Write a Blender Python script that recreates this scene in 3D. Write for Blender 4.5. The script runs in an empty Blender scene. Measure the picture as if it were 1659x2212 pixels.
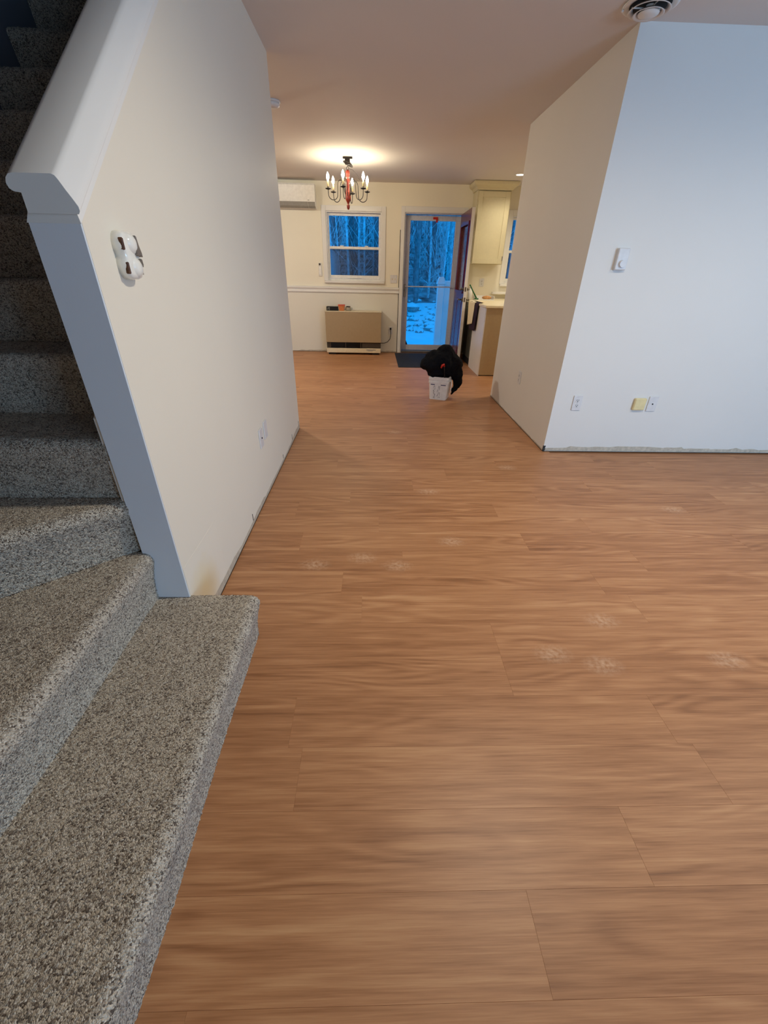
import bpy, bmesh, math, random
import numpy as np
from mathutils import Vector, Matrix, Euler, noise

random.seed(7)
rng = np.random.default_rng(7)
sc = bpy.context.scene
C = sc.collection

# ------------------------------------------------------------------ camera, world, lights, exposure
FPX, PITCH, ROLL, YAW, CAMH = 884.66, 0.529931, 0.021541, 0.033018, 1.263
fw = Vector((math.sin(YAW) * math.cos(PITCH), math.cos(YAW) * math.cos(PITCH), -math.sin(PITCH)))
rt = Vector((math.cos(YAW), -math.sin(YAW), 0)); up = rt.cross(fw)
r2 = math.cos(ROLL) * rt + math.sin(ROLL) * up
u2 = -math.sin(ROLL) * rt + math.cos(ROLL) * up
cd = bpy.data.cameras.new('camera'); cam = bpy.data.objects.new('camera', cd); C.objects.link(cam)
cd.sensor_fit = 'VERTICAL'; cd.sensor_height = 36.0; cd.lens = 36.0 * FPX / 2212.0; cd.clip_start = 0.02; cd.clip_end = 200
m = Matrix((r2, u2, -fw)).transposed().to_4x4(); m.translation = (0, 0, CAMH); cam.matrix_world = m
sc.camera = cam

SKY = (0.012, 0.46, 1.32)                     # blue winter dusk, as an indoor white balance sees it
w = bpy.data.worlds.new('world'); sc.world = w; w.use_nodes = True
bg = w.node_tree.nodes['Background']; bg.inputs[0].default_value = (*SKY, 1); bg.inputs[1].default_value = 1.0

sc.view_settings.view_transform = 'Standard'; sc.view_settings.look = 'None'
sc.view_settings.exposure = 0.0; sc.view_settings.gamma = 1.0; sc.view_settings.use_curve_mapping = False
sc.cycles.max_bounces = 7; sc.cycles.diffuse_bounces = 4; sc.cycles.glossy_bounces = 3
sc.cycles.use_adaptive_sampling = True; sc.cycles.adaptive_threshold = 0.03
sc.cycles.transparent_max_bounces = 10; sc.cycles.sample_clamp_indirect = 6.0
sc.cycles.caustics_reflective = False; sc.cycles.caustics_refractive = False

def area(name, loc, look, sx, sy, power, col):
    d = bpy.data.lights.new(name, 'AREA'); d.shape = 'RECTANGLE'; d.size = sx; d.size_y = sy
    d.energy = power; d.color = col
    o = bpy.data.objects.new(name, d); C.objects.link(o); o.location = loc
    o.rotation_euler = (Vector(look) - Vector(loc)).to_track_quat('-Z', 'Y').to_euler()
    return o
# blue daylight through the living room glass door and side window (window_3, window_4), both out of frame
area('window_daylight', (3.95, -3.16, 1.08), (3.2, 0, 1.0), 1.9, 1.9, 190, (0.38, 0.67, 1.0))
area('window_daylight', (5.17, 0.4, 1.45), (0, 0.4, 1.35), 2.1, 1.3, 16, (0.45, 0.72, 1.0))

# ------------------------------------------------------------------ materials
def newmat(name):
    mt = bpy.data.materials.new(name); mt.use_nodes = True
    nt = mt.node_tree; return mt, nt, nt.nodes['Principled BSDF']
def N(nt, t, **kw):
    n = nt.nodes.new(t)
    for k, v in kw.items():
        if k.startswith('_'): setattr(n, k[1:], v)
        else: n.inputs[k.replace('__', ' ')].default_value = v
    return n
def L(nt, a, b): nt.links.new(a, b)
def ramp(nt, fac, stops):
    r = nt.nodes.new('ShaderNodeValToRGB')
    while len(r.color_ramp.elements) < len(stops): r.color_ramp.elements.new(0.5)
    for e, (p, c) in zip(r.color_ramp.elements, stops): e.position = p; e.color = (*c, 1)
    L(nt, fac, r.inputs[0]); return r
def srgb(r, g, b):
    f = lambda c: (c / 255 / 12.92) if c / 255 <= 0.04045 else ((c / 255 + 0.055) / 1.055) ** 2.4
    return (f(r), f(g), f(b))

def plain(name, col, rough=0.6, spec=0.3, metal=0.0, var=0.06, scale=30, bump=0.0):
    mt, nt, p = newmat(name)
    tc = N(nt, 'ShaderNodeTexCoord'); nz = N(nt, 'ShaderNodeTexNoise', Scale=scale, Detail=4.0)
    L(nt, tc.outputs['Object'], nz.inputs['Vector'])
    r = ramp(nt, nz.outputs['Fac'], [(0.3, tuple(c * (1 - var) for c in col)), (0.7, tuple(min(1, c * (1 + var)) for c in col))])
    L(nt, r.outputs[0], p.inputs['Base Color'])
    p.inputs['Roughness'].default_value = rough; p.inputs['Specular IOR Level'].default_value = spec; p.inputs['Metallic'].default_value = metal
    if bump:
        b = N(nt, 'ShaderNodeBump', Strength=bump, Distance=0.002); L(nt, nz.outputs['Fac'], b.inputs['Height']); L(nt, b.outputs[0], p.inputs['Normal'])
    return mt

def paint(name, col, rough=0.55, scale=220, bump=0.12):
    mt, nt, p = newmat(name)
    tc = N(nt, 'ShaderNodeTexCoord'); nz = N(nt, 'ShaderNodeTexNoise', Scale=scale, Detail=3.0)
    big = N(nt, 'ShaderNodeTexNoise', Scale=1.3, Detail=3.0)
    L(nt, tc.outputs['Object'], nz.inputs['Vector']); L(nt, tc.outputs['Object'], big.inputs['Vector'])
    r = ramp(nt, big.outputs['Fac'], [(0.3, tuple(c * 0.975 for c in col)), (0.7, col)])
    L(nt, r.outputs[0], p.inputs['Base Color']); p.inputs['Roughness'].default_value = rough; p.inputs['Specular IOR Level'].default_value = 0.25
    b = N(nt, 'ShaderNodeBump', Strength=bump, Distance=0.001); L(nt, nz.outputs['Fac'], b.inputs['Height']); L(nt, b.outputs[0], p.inputs['Normal'])
    return mt

def wood_floor():
    mt, nt, p = newmat('vinyl_oak_plank')
    tc = N(nt, 'ShaderNodeTexCoord'); oi = N(nt, 'ShaderNodeObjectInfo')
    off = N(nt, 'ShaderNodeVectorMath', _operation='SCALE'); comb = N(nt, 'ShaderNodeCombineXYZ')
    mul = N(nt, 'ShaderNodeMath', _operation='MULTIPLY'); mul.inputs[1].default_value = 57.0
    mul2 = N(nt, 'ShaderNodeMath', _operation='MULTIPLY'); mul2.inputs[1].default_value = 91.0
    L(nt, oi.outputs['Random'], mul.inputs[0]); L(nt, oi.outputs['Random'], mul2.inputs[0])
    L(nt, mul.outputs[0], comb.inputs[0]); L(nt, mul2.outputs[0], comb.inputs[1])
    add = N(nt, 'ShaderNodeVectorMath', _operation='ADD'); L(nt, tc.outputs['Object'], add.inputs[0]); L(nt, comb.outputs[0], add.inputs[1])
    def mapped(sx, sy):
        mp = N(nt, 'ShaderNodeMapping'); mp.inputs['Scale'].default_value = (sx, sy, 1); L(nt, add.outputs[0], mp.inputs['Vector']); return mp.outputs[0]
    # cathedral figure: contour lines of a long smooth field
    fld = N(nt, 'ShaderNodeTexNoise', Scale=1.0, Detail=1.5, Roughness=0.45, Distortion=0.25); L(nt, mapped(1.15, 7.5), fld.inputs['Vector'])
    k = N(nt, 'ShaderNodeMath', _operation='MULTIPLY'); k.inputs[1].default_value = 62.0; L(nt, fld.outputs['Fac'], k.inputs[0])
    s = N(nt, 'ShaderNodeMath', _operation='SINE'); L(nt, k.outputs[0], s.inputs[0])
    # where the figure shows
    msk = N(nt, 'ShaderNodeTexNoise', Scale=1.0, Detail=1.0); L(nt, mapped(1.7, 9.0), msk.inputs['Vector'])
    mr = N(nt, 'ShaderNodeMapRange'); mr.inputs[1].default_value = 0.42; mr.inputs[2].default_value = 0.68; L(nt, msk.outputs['Fac'], mr.inputs[0])
    fig = N(nt, 'ShaderNodeMath', _operation='MULTIPLY'); L(nt, s.outputs[0], fig.inputs[0]); L(nt, mr.outputs[0], fig.inputs[1])
    # fine fibre streaks
    st = N(nt, 'ShaderNodeTexNoise', Scale=1.0, Detail=5.0, Roughness=0.62); L(nt, mapped(5.0, 150.0), st.inputs['Vector'])
    st2 = N(nt, 'ShaderNodeTexNoise', Scale=1.0, Detail=3.0, Roughness=0.55); L(nt, mapped(1.6, 34.0), st2.inputs['Vector'])
    tone = N(nt, 'ShaderNodeTexNoise', Scale=1.0, Detail=2.0); L(nt, mapped(1.2, 4.0), tone.inputs['Vector'])
    def madd(a, f, b):
        n = N(nt, 'ShaderNodeMath', _operation='MULTIPLY_ADD'); L(nt, a, n.inputs[0]); n.inputs[1].default_value = f
        if isinstance(b, float): n.inputs[2].default_value = b
        else: L(nt, b, n.inputs[2])
        return n.outputs[0]
    v = madd(fig.outputs[0], 0.10, -0.35)
    v = madd(st.outputs['Fac'], 0.50, v); v = madd(st2.outputs['Fac'], 0.62, v); v = madd(tone.outputs['Fac'], 0.18, v)
    st3 = N(nt, 'ShaderNodeTexNoise', Scale=1.0, Detail=2.0, Roughness=0.5); L(nt, mapped(9.0, 420.0), st3.inputs['Vector'])
    v = madd(st3.outputs['Fac'], 0.26, v); v = madd(oi.outputs['Random'], 0.10, v)
    cr = ramp(nt, v, [(0.12, srgb(110, 72, 44)), (0.34, srgb(153, 104, 67)), (0.52, srgb(176, 125, 85)), (0.72, srgb(195, 147, 104)), (0.95, srgb(212, 171, 130))])
    # pale plaster dust smudges left from the wall work
    geo = N(nt, 'ShaderNodeNewGeometry')
    mp = N(nt, 'ShaderNodeMapping'); mp.inputs['Scale'].default_value = (0.62, 1.0, 1); L(nt, geo.outputs['Position'], mp.inputs['Vector'])
    dist = None
    for px, py in ((-0.285, 1.632), (0.432, 1.838), (0.373, 2.427), (1.019, 2.831), (0.700, 1.074), (0.873, 1.021), (0.126, 1.625), (1.369, 1.041), (-0.05, 1.69), (0.98, 1.25), (1.9, 2.2), (0.2, 3.6), (-0.3, 5.2), (0.3, 5.9)):
        dd_ = N(nt, 'ShaderNodeVectorMath', _operation='DISTANCE'); dd_.inputs[1].default_value = (px * 0.62, py, 0); L(nt, mp.outputs[0], dd_.inputs[0])
        if dist is None: dist = dd_.outputs['Value']
        else:
            mn = N(nt, 'ShaderNodeMath', _operation='MINIMUM'); L(nt, dist, mn.inputs[0]); L(nt, dd_.outputs['Value'], mn.inputs[1]); dist = mn.outputs[0]
    dn = N(nt, 'ShaderNodeTexNoise', Scale=60.0, Detail=6.0); L(nt, geo.outputs['Position'], dn.inputs['Vector'])
    d1 = N(nt, 'ShaderNodeMapRange'); d1.inputs[1].default_value = 0.055; d1.inputs[2].default_value = 0.01; L(nt, dist, d1.inputs[0])
    d2 = N(nt, 'ShaderNodeMapRange'); d2.inputs[1].default_value = 0.34; d2.inputs[2].default_value = 0.66; L(nt, dn.outputs['Fac'], d2.inputs[0])
    dm = N(nt, 'ShaderNodeMath', _operation='MULTIPLY'); L(nt, d1.outputs[0], dm.inputs[0]); L(nt, d2.outputs[0], dm.inputs[1])
    dk = N(nt, 'ShaderNodeMath', _operation='MULTIPLY'); dk.inputs[1].default_value = 0.42; L(nt, dm.outputs[0], dk.inputs[0])
    mix = N(nt, 'ShaderNodeMix', _data_type='RGBA'); mix.inputs['B'].default_value = (*srgb(226, 196, 166), 1)
    L(nt, dk.outputs[0], mix.inputs['Factor']); L(nt, cr.outputs[0], mix.inputs['A'])
    L(nt, mix.outputs['Result'], p.inputs['Base Color'])
    p.inputs['Roughness'].default_value = 0.46; p.inputs['Specular IOR Level'].default_value = 0.42
    b = N(nt, 'ShaderNodeBump', Strength=0.12, Distance=0.001); L(nt, st.outputs['Fac'], b.inputs['Height']); L(nt, b.outputs[0], p.inputs['Normal'])
    return mt

def carpet():
    mt, nt, p = newmat('heather_carpet')
    tc = N(nt, 'ShaderNodeTexCoord')
    wn = N(nt, 'ShaderNodeTexNoise', Scale=170.0, Detail=2.0); L(nt, tc.outputs['Object'], wn.inputs['Vector'])
    sub = N(nt, 'ShaderNodeVectorMath', _operation='SCALE'); sub.inputs['Scale'].default_value = 0.005; L(nt, wn.outputs['Color'], sub.inputs[0])
    ad = N(nt, 'ShaderNodeVectorMath', _operation='ADD'); L(nt, tc.outputs['Object'], ad.inputs[0]); L(nt, sub.outputs[0], ad.inputs[1])
    vo = N(nt, 'ShaderNodeTexVoronoi', Scale=290.0); L(nt, ad.outputs[0], vo.inputs['Vector'])
    sep = N(nt, 'ShaderNodeSeparateColor'); L(nt, vo.outputs['Color'], sep.inputs[0])
    big = N(nt, 'ShaderNodeTexNoise', Scale=26.0, Detail=3.0); L(nt, tc.outputs['Object'], big.inputs['Vector'])
    a = N(nt, 'ShaderNodeMath', _operation='MULTIPLY_ADD'); a.inputs[1].default_value = 0.40; L(nt, big.outputs['Fac'], a.inputs[0]); 
    h = N(nt, 'ShaderNodeMath', _operation='MULTIPLY_ADD'); h.inputs[1].default_value = 0.78; h.inputs[2].default_value = -0.10; L(nt, sep.outputs[0], h.inputs[0]); L(nt, h.outputs[0], a.inputs[2])
    cr = ramp(nt, a.outputs[0], [(0.12, srgb(96, 84, 74)), (0.28, srgb(150, 138, 124)), (0.46, srgb(190, 179, 163)), (0.8, srgb(218, 208, 192))])
    # pile shadow between tufts is relief: bump only
    L(nt, cr.outputs[0], p.inputs['Base Color']); p.inputs['Roughness'].default_value = 1.0; p.inputs['Specular IOR Level'].default_value = 0.05
    p.inputs['Sheen Weight'].default_value = 0.15
    inv = N(nt, 'ShaderNodeMath', _operation='SUBTRACT'); inv.inputs[0].default_value = 1.0; L(nt, vo.outputs['Distance'], inv.inputs[1])
    b = N(nt, 'ShaderNodeBump', Strength=1.0, Distance=0.004); L(nt, inv.outputs[0], b.inputs['Height']); L(nt, b.outputs[0], p.inputs['Normal'])
    return mt

def emit(name, col, strength):
    mt = bpy.data.materials.new(name); mt.use_nodes = True; nt = mt.node_tree
    nt.nodes.remove(nt.nodes['Principled BSDF'])
    e = N(nt, 'ShaderNodeEmission', Strength=strength); e.inputs[0].default_value = (*col, 1)
    L(nt, e.outputs[0], nt.nodes['Material Output'].inputs[0]); return mt

def glass(name, tint=(1, 1, 1), refl=1.0):
    mt = bpy.data.materials.new(name); mt.use_nodes = True; nt = mt.node_tree
    nt.nodes.remove(nt.nodes['Principled BSDF'])
    t = N(nt, 'ShaderNodeBsdfTransparent'); t.inputs[0].default_value = (*tint, 1)
    g = N(nt, 'ShaderNodeBsdfGlossy'); g.inputs['Roughness'].default_value = 0.01
    fr = N(nt, 'ShaderNodeFresnel', IOR=1.5)
    fm = N(nt, 'ShaderNodeMath', _operation='MULTIPLY'); fm.inputs[1].default_value = refl; L(nt, fr.outputs[0], fm.inputs[0])
    mx = N(nt, 'ShaderNodeMixShader'); L(nt, fm.outputs[0], mx.inputs[0]); L(nt, t.outputs[0], mx.inputs[1]); L(nt, g.outputs[0], mx.inputs[2])
    L(nt, mx.outputs[0], nt.nodes['Material Output'].inputs[0]); return mt

def screen_mesh(name):
    mt = bpy.data.materials.new(name); mt.use_nodes = True; nt = mt.node_tree
    p = nt.nodes['Principled BSDF']; p.inputs['Base Color'].default_value = (0.03, 0.03, 0.035, 1)
    t = N(nt, 'ShaderNodeBsdfTransparent'); mx = N(nt, 'ShaderNodeMixShader'); mx.inputs[0].default_value = 0.45
    L(nt, t.outputs[0], mx.inputs[1]); L(nt, p.outputs[0], mx.inputs[2]); L(nt, mx.outputs[0], nt.nodes['Material Output'].inputs[0]); return mt

M = dict(
    floor=wood_floor(), subfloor=plain('subfloor', srgb(120, 80, 48)), carpet=carpet(),
    wall=paint('warm_white_wall', srgb(232, 225, 210)), wall_cool=paint('plain_white_wall', srgb(224, 221, 216)),
    wall_cream=paint('cream_wall', srgb(238, 231, 212)), wall_low=paint('pale_grey_wall', srgb(226, 222, 210)),
    ceil=paint('ceiling_white', srgb(224, 218, 214), rough=0.8, scale=90),
    wall_stair=paint('shade_darkened_stairwell_wall', srgb(104, 104, 112)),  # stairwell shade put into this dark wall colour
    drywall=plain('bare_drywall', srgb(190, 180, 164), var=0.18, scale=45), gap=plain('dark_gap', (0.012, 0.008, 0.006)),
    trim=paint('glossy_white_trim', srgb(230, 228, 224), rough=0.28, bump=0.03),
    endtint=paint('daylight_tinted_board', srgb(224, 228, 234), rough=0.4),  # white tinted with the blue daylight on the wall end
    vinyl=plain('white_vinyl', srgb(232, 230, 224), rough=0.35), plate=plain('white_plate', srgb(214, 213, 214), rough=0.35),
    almond=plain('almond_plastic', srgb(226, 210, 160), rough=0.4), dark=plain('black_slot', (0.01, 0.01, 0.01)),
    brass=plain('dull_metal', srgb(120, 112, 100), rough=0.35, metal=0.9), iron=plain('black_iron', srgb(42, 36, 34), rough=0.5, metal=0.3),
    nickel=plain('brushed_nickel', srgb(150, 146, 140), rough=0.3, metal=1.0),
    redwood=plain('red_turned_wood', srgb(132, 42, 24), rough=0.35, spec=0.5, var=0.25, scale=25), candle=plain('candle_sleeve', srgb(240, 214, 160), rough=0.5),
    bulb=emit('candle_bulb', (1.0, 0.86, 0.60), 170.0), can=emit('recessed_lamp', (1.0, 0.84, 0.6), 12.0), lamp=emit('fill_lamp_glow', (1.0, 0.92, 0.78), 190.0),  # lamp is the glow of the added dining fill light
    heater=plain('taupe_metal', srgb(166, 144, 112), rough=0.45, spec=0.4, var=0.03), grille=plain('dark_grille', srgb(70, 60, 50), rough=0.6),
    cream=plain('cream_enamel', srgb(220, 206, 176), rough=0.4), white=plain('white_plastic', srgb(236, 234, 228), rough=0.35),
    grey=plain('grey_plastic', srgb(150, 148, 142), rough=0.5), glass=glass('window_glass', refl=0.5), screen=screen_mesh('insect_screen_mesh'),
    storm=plain('storm_door_paint', srgb(198, 201, 212), rough=0.4), maroon=plain('maroon_door_paint', srgb(104, 26, 40), rough=0.22, spec=0.7, var=0.03),
    red=plain('red_plastic', srgb(190, 40, 26), rough=0.5), cab=plain('sage_cream_cabinet', srgb(212, 202, 168), rough=0.45, var=0.02),
    cabw=plain('white_cabinet_panel', srgb(222, 216, 208), rough=0.35, var=0.02), tan=plain('tan_end_panel', srgb(178, 154, 116), rough=0.5, var=0.03),
    counter=plain('cream_laminate', srgb(234, 220, 184), rough=0.35), steel=plain('stainless_steel', srgb(120, 120, 112), rough=0.35, metal=0.8),
    mat=plain('black_rubber', srgb(38, 40, 46), rough=0.8, var=0.2), jacket=plain('black_fleece', (0.006, 0.006, 0.008), rough=0.95, spec=0.1, var=0.3, scale=60, bump=0.4),
    pail=plain('white_pail', srgb(226, 222, 218), rough=0.4), ink=plain('black_ink', srgb(46, 44, 50)), navy=plain('navy_print', srgb(38, 38, 84)),
    towelw=plain('cream_towel', srgb(236, 222, 190), rough=0.95, var=0.08, scale=80, bump=0.4), toweld=plain('plum_towel', srgb(46, 28, 42), rough=0.95, var=0.2, scale=80, bump=0.4),
    green=plain('green_plastic', srgb(22, 96, 46), rough=0.4), loaf=plain('brown_crust', srgb(204, 150, 96), rough=0.7, var=0.2), clay=plain('orange_pot', srgb(206, 124, 74), rough=0.6, var=0.1),
    clayrim=plain('orange_pot_rim', srgb(200, 90, 70), rough=0.6), black=plain('black_card', srgb(20, 18, 16), rough=0.5), clear=plain('cloudy_glass', srgb(150, 142, 124), rough=0.15, spec=0.6),
    ceramic=plain('glazed_ceramic', srgb(236, 234, 226), rough=0.06, spec=0.9, var=0.02), glaze=plain('grey_brown_glaze', srgb(120, 108, 96), rough=0.1, spec=0.8), rust=plain('rust_brown', srgb(86, 52, 30), rough=0.4, var=0.4, scale=120),
    snow=plain('snow', (0.90, 0.90, 0.90), rough=0.9, var=0.04, scale=2.5, bump=0.3), bark=plain('pale_bark', (0.72, 0.72, 0.72), rough=0.9, var=0.35, scale=9), barkd=plain('dark_bark', (0.24, 0.24, 0.245), rough=0.95, var=0.35, scale=9),
    litter=plain('leaf_litter_slope', (0.30, 0.29, 0.29), rough=1.0, var=0.9, scale=2.2), stone=plain('grey_stone', (0.36, 0.35, 0.35), rough=0.9, var=0.3, scale=6),
    siding=plain('outer_siding', (0.5, 0.5, 0.5)),
)

# ------------------------------------------------------------------ mesh helpers
def bx(bm, x0, x1, y0, y1, z0, z1, bev=0.0, seg=1):
    r = bmesh.ops.create_cube(bm, size=1.0)
    vs = r['verts']
    for v in vs:
        v.co = ((x0 + x1) / 2 + v.co.x * (x1 - x0), (y0 + y1) / 2 + v.co.y * (y1 - y0), (z0 + z1) / 2 + v.co.z * (z1 - z0))
    if bev:
        es = list({e for v in vs for e in v.link_edges})
        bmesh.ops.bevel(bm, geom=es, offset=bev, segments=seg, profile=0.5, affect='EDGES', clamp_overlap=True)
    return bm
def box(x0, x1, y0, y1, z0, z1, bev=0.0, seg=1):
    return bx(bmesh.new(), x0, x1, y0, y1, z0, z1, bev, seg)
def tube(bm, pts, r, n=8, caps=True):
    pts = [Vector(p) for p in pts]; rs = r if isinstance(r, (list, tuple)) else [r] * len(pts)
    rings = []; ref = None
    for i, p in enumerate(pts):
        t = (pts[min(i + 1, len(pts) - 1)] - pts[max(i - 1, 0)]).normalized()
        if ref is None:
            ref = Vector((0, 0, 1)) if abs(t.z) < 0.9 else Vector((1, 0, 0))
        a = t.cross(ref).normalized(); b = t.cross(a).normalized(); ref = b.cross(t) * 1.0
        ref = a.cross(t)
        rings.append([bm.verts.new(p + (a * math.cos(k * 2 * math.pi / n) + b * math.sin(k * 2 * math.pi / n)) * rs[i]) for k in range(n)])
    for i in range(len(rings) - 1):
        for k in range(n):
            bm.faces.new((rings[i][k], rings[i][(k + 1) % n], rings[i + 1][(k + 1) % n], rings[i + 1][k]))
    if caps:
        bm.faces.new(rings[0][::-1]); bm.faces.new(rings[-1])
    return bm
def lathe(bm, prof, n=20, c=(0, 0, 0)):
    rings = []
    for r, z in prof:
        if r < 1e-6: rings.append([bm.verts.new((c[0], c[1], c[2] + z))])
        else: rings.append([bm.verts.new((c[0] + r * math.cos(2 * math.pi * k / n), c[1] + r * math.sin(2 * math.pi * k / n), c[2] + z)) for k in range(n)])
    for a, b in zip(rings, rings[1:]):
        for k in range(n):
            k2 = (k + 1) % n
            if len(a) == 1 and len(b) == 1: continue
            if len(a) == 1: bm.faces.new((a[0], b[k2], b[k]))
            elif len(b) == 1: bm.faces.new((a[k], a[k2], b[0]))
            else: bm.faces.new((a[k], a[k2], b[k2], b[k]))
    return bm
def prism(bm, poly, axis, a, b):
    """extrude a 2-D outline along an axis; poly holds the two other coordinates in x,y,z order"""
    def P(u, v, t): return {'x': (t, u, v), 'y': (u, t, v), 'z': (u, v, t)}[axis]
    A = [bm.verts.new(P(u, v, a)) for u, v in poly]; B = [bm.verts.new(P(u, v, b)) for u, v in poly]
    bm.faces.new(A); bm.faces.new(B[::-1])
    for i in range(len(poly)):
        j = (i + 1) % len(poly); bm.faces.new((A[i], B[i], B[j], A[j]))
    return bm
def obj(name, bm, mat, parent=None, smooth=False, loc=None, rot=None):
    bmesh.ops.recalc_face_normals(bm, faces=bm.faces[:])
    me = bpy.data.meshes.new(name); bm.to_mesh(me); bm.free()
    if smooth:
        for f in me.polygons: f.use_smooth = True
    me.materials.append(M[mat])
    o = bpy.data.objects.new(name, me); C.objects.link(o)
    if parent is not None: o.parent = parent
    if loc: o.location = loc
    if rot: o.rotation_euler = rot
    return o
def smooth_by_angle(o, deg=40):
    me = o.data
    for f in me.polygons: f.use_smooth = True
    me.set_sharp_from_angle(angle=math.radians(deg)); return o
def tag(o, label, cat, group=None):
    o['label'] = label; o['category'] = cat
    if group: o['group'] = group
    return o
def thing(name, label, cat, loc=(0, 0, 0), rz=0.0, group=None):
    o = bpy.data.objects.new(name, None); C.objects.link(o); o.empty_display_size = 0.05
    o.location = loc; o.rotation_euler = (0, 0, rz)
    return tag(o, label, cat, group)
def struct(name, bm, mat, label=None):
    o = obj(name, bm, mat); o['kind'] = 'structure'
    if label: o['label'] = label
    return o
def structE(name, label, loc=(0, 0, 0), rz=0.0):
    o = bpy.data.objects.new(name, None); C.objects.link(o); o.empty_display_size = 0.05
    o.location = loc; o.rotation_euler = (0, 0, rz); o['kind'] = 'structure'; o['label'] = label
    return o
def ragged_strip(u0, u1, hmin, hmax, step, seed):
    """outline of the bare strip left at the foot of a wall once its baseboard was pulled off"""
    r = random.Random(seed); pts = [(u0, 0.006), (u1, 0.006)]; u = u1; h = r.uniform(hmin, hmax)
    top = []
    while u > u0:
        if r.random() < 0.35: h = r.uniform(hmin, hmax)
        else: h = min(hmax, max(hmin, h + r.uniform(-0.006, 0.006)))
        top.append((u, h)); u -= step * r.uniform(0.4, 1.6)
    top.append((u0, h))
    return pts + top

# ------------------------------------------------------------------ dimensions
XL, XLB, YE, YLC = -0.677, -0.797, 1.175, 3.683      # stair partition: room face, stair face, near end, far corner
XR, YR, YRB = 1.414, 3.166, 4.936                    # wall block on the other side of the passage
YF, HC = 7.91, 2.44                                  # far wall, ceiling height
XW0, XW1, YB = -1.74, 5.0, -3.0                      # stair side wall, living room side wall, wall behind the camera
XD, XK = -3.2, 4.2                                   # dining and kitchen side walls

# ------------------------------------------------------------------ floor with single planks
fl = bmesh.new()
bx(fl, XW0 - 0.1, XW1 + 0.1, YB - 0.1, YR + 0.5, -0.12, -0.0007); bx(fl, XD - 0.1, XK + 0.1, YR + 0.5, YF + 0.16, -0.12, -0.0007)
floor = struct('floor', fl, 'subfloor', 'oak-look vinyl plank floor laid across the rooms')
PW, PL, Y0 = 0.172, 1.22, 0.551
def plank_bm(bm, x0, x1, y0, y1, ox=0, oy=0):
    g = 0.0003
    b = [bm.verts.new((x - ox, y - oy, -0.0006)) for x, y in ((x0, y0), (x1, y0), (x1, y1), (x0, y1))]
    t = [bm.verts.new((x - ox, y - oy, 0.0)) for x, y in ((x0 + g, y0 + g), (x1 - g, y0 + g), (x1 - g, y1 - g), (x0 + g, y1 - g))]
    bm.faces.new(t)
    for i in range(4):
        j = (i + 1) % 4; bm.faces.new((b[i], b[j], t[j], t[i]))
JOINT = {-2: 0.37, -1: 0.683, 0: 1.01, 1: -0.255 + PL, 2: 0.495, 3: 0.496, 5: -0.14, 6: 0.157, 9: -0.46, 10: -0.144, 12: 0.533}
far_bm = bmesh.new(); shared = {}
def region(y):
    if y < YR: return XW0, XW1
    if y < YLC: return XL - 0.05, XR + 0.05
    if y < YRB: return XD, XR + 0.05
    return XD, XK
k = math.floor((YB - Y0) / PW); npl = 0
rp = random.Random(3); last = 0.0
while Y0 + k * PW < YF:
    y0 = Y0 + k * PW; y1 = min(y0 + PW, YF); xa, xb = region((y0 + y1) / 2)
    if k in JOINT: j = JOINT[k]
    else:
        j = last + rp.choice([0.31, 0.42, 0.55, 0.68, 0.8])
    last = j
    x = j - PL * math.ceil((j - xa) / PL)
    while x < xb:
        a, b = max(x, xa), min(x + PL, xb); x += PL
        if b - a < 0.03: continue
        mid = (y0 + y1) / 2
        vis = mid > 0.0 and b > (-0.47 if mid < YE else XL if mid < YLC else -1.75) and a < (1.4 + 0.55 * mid if mid < YR else 2.2)
        if not vis:
            plank_bm(far_bm, a, b, y0, y1); continue
        key = (round(b - a, 4), round(y1 - y0, 4))
        if key not in shared:
            bm = bmesh.new(); plank_bm(bm, -(b - a) / 2, (b - a) / 2, -(y1 - y0) / 2, (y1 - y0) / 2)
            me = bpy.data.meshes.new('plank'); bm.to_mesh(me); bm.free(); me.materials.append(M['floor']); shared[key] = me
        o = bpy.data.objects.new('plank', shared[key]); C.objects.link(o); o.parent = floor; o.location = ((a + b) / 2, (y0 + y1) / 2, 0); npl += 1
    k += 1
fo = obj('plank_field', far_bm, 'floor', floor); fo['kind'] = 'stuff'
print('planks', npl)

# ------------------------------------------------------------------ ceiling (open over the stairs)
cb = bmesh.new()
bx(cb, XLB, XW1, YB, YLC, HC, HC + 0.2); bx(cb, XD - 0.1, XK + 0.1, YLC, YF + 0.15, HC, HC + 0.2)
bx(cb, XW1 - 0.001, XW1 + 0.1, YB, YLC, HC, HC + 0.2)
bx(cb, XW0 - 0.1, XLB, YB, -0.25, HC, HC + 0.2)
struct('ceiling', cb, 'ceil', 'flat off-white ceiling')
sw = bmesh.new()   # stairwell side, its shade painted into the wall grey
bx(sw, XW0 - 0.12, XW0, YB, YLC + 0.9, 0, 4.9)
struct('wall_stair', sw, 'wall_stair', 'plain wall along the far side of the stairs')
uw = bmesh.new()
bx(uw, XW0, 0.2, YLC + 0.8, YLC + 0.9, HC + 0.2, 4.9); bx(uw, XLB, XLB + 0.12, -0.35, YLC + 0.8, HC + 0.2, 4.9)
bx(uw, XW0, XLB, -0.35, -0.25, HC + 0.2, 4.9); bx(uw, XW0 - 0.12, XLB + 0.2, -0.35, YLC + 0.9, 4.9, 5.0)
struct('wall_upstairs', uw, 'wall_stair', 'plain wall of the stairwell above')

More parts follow.
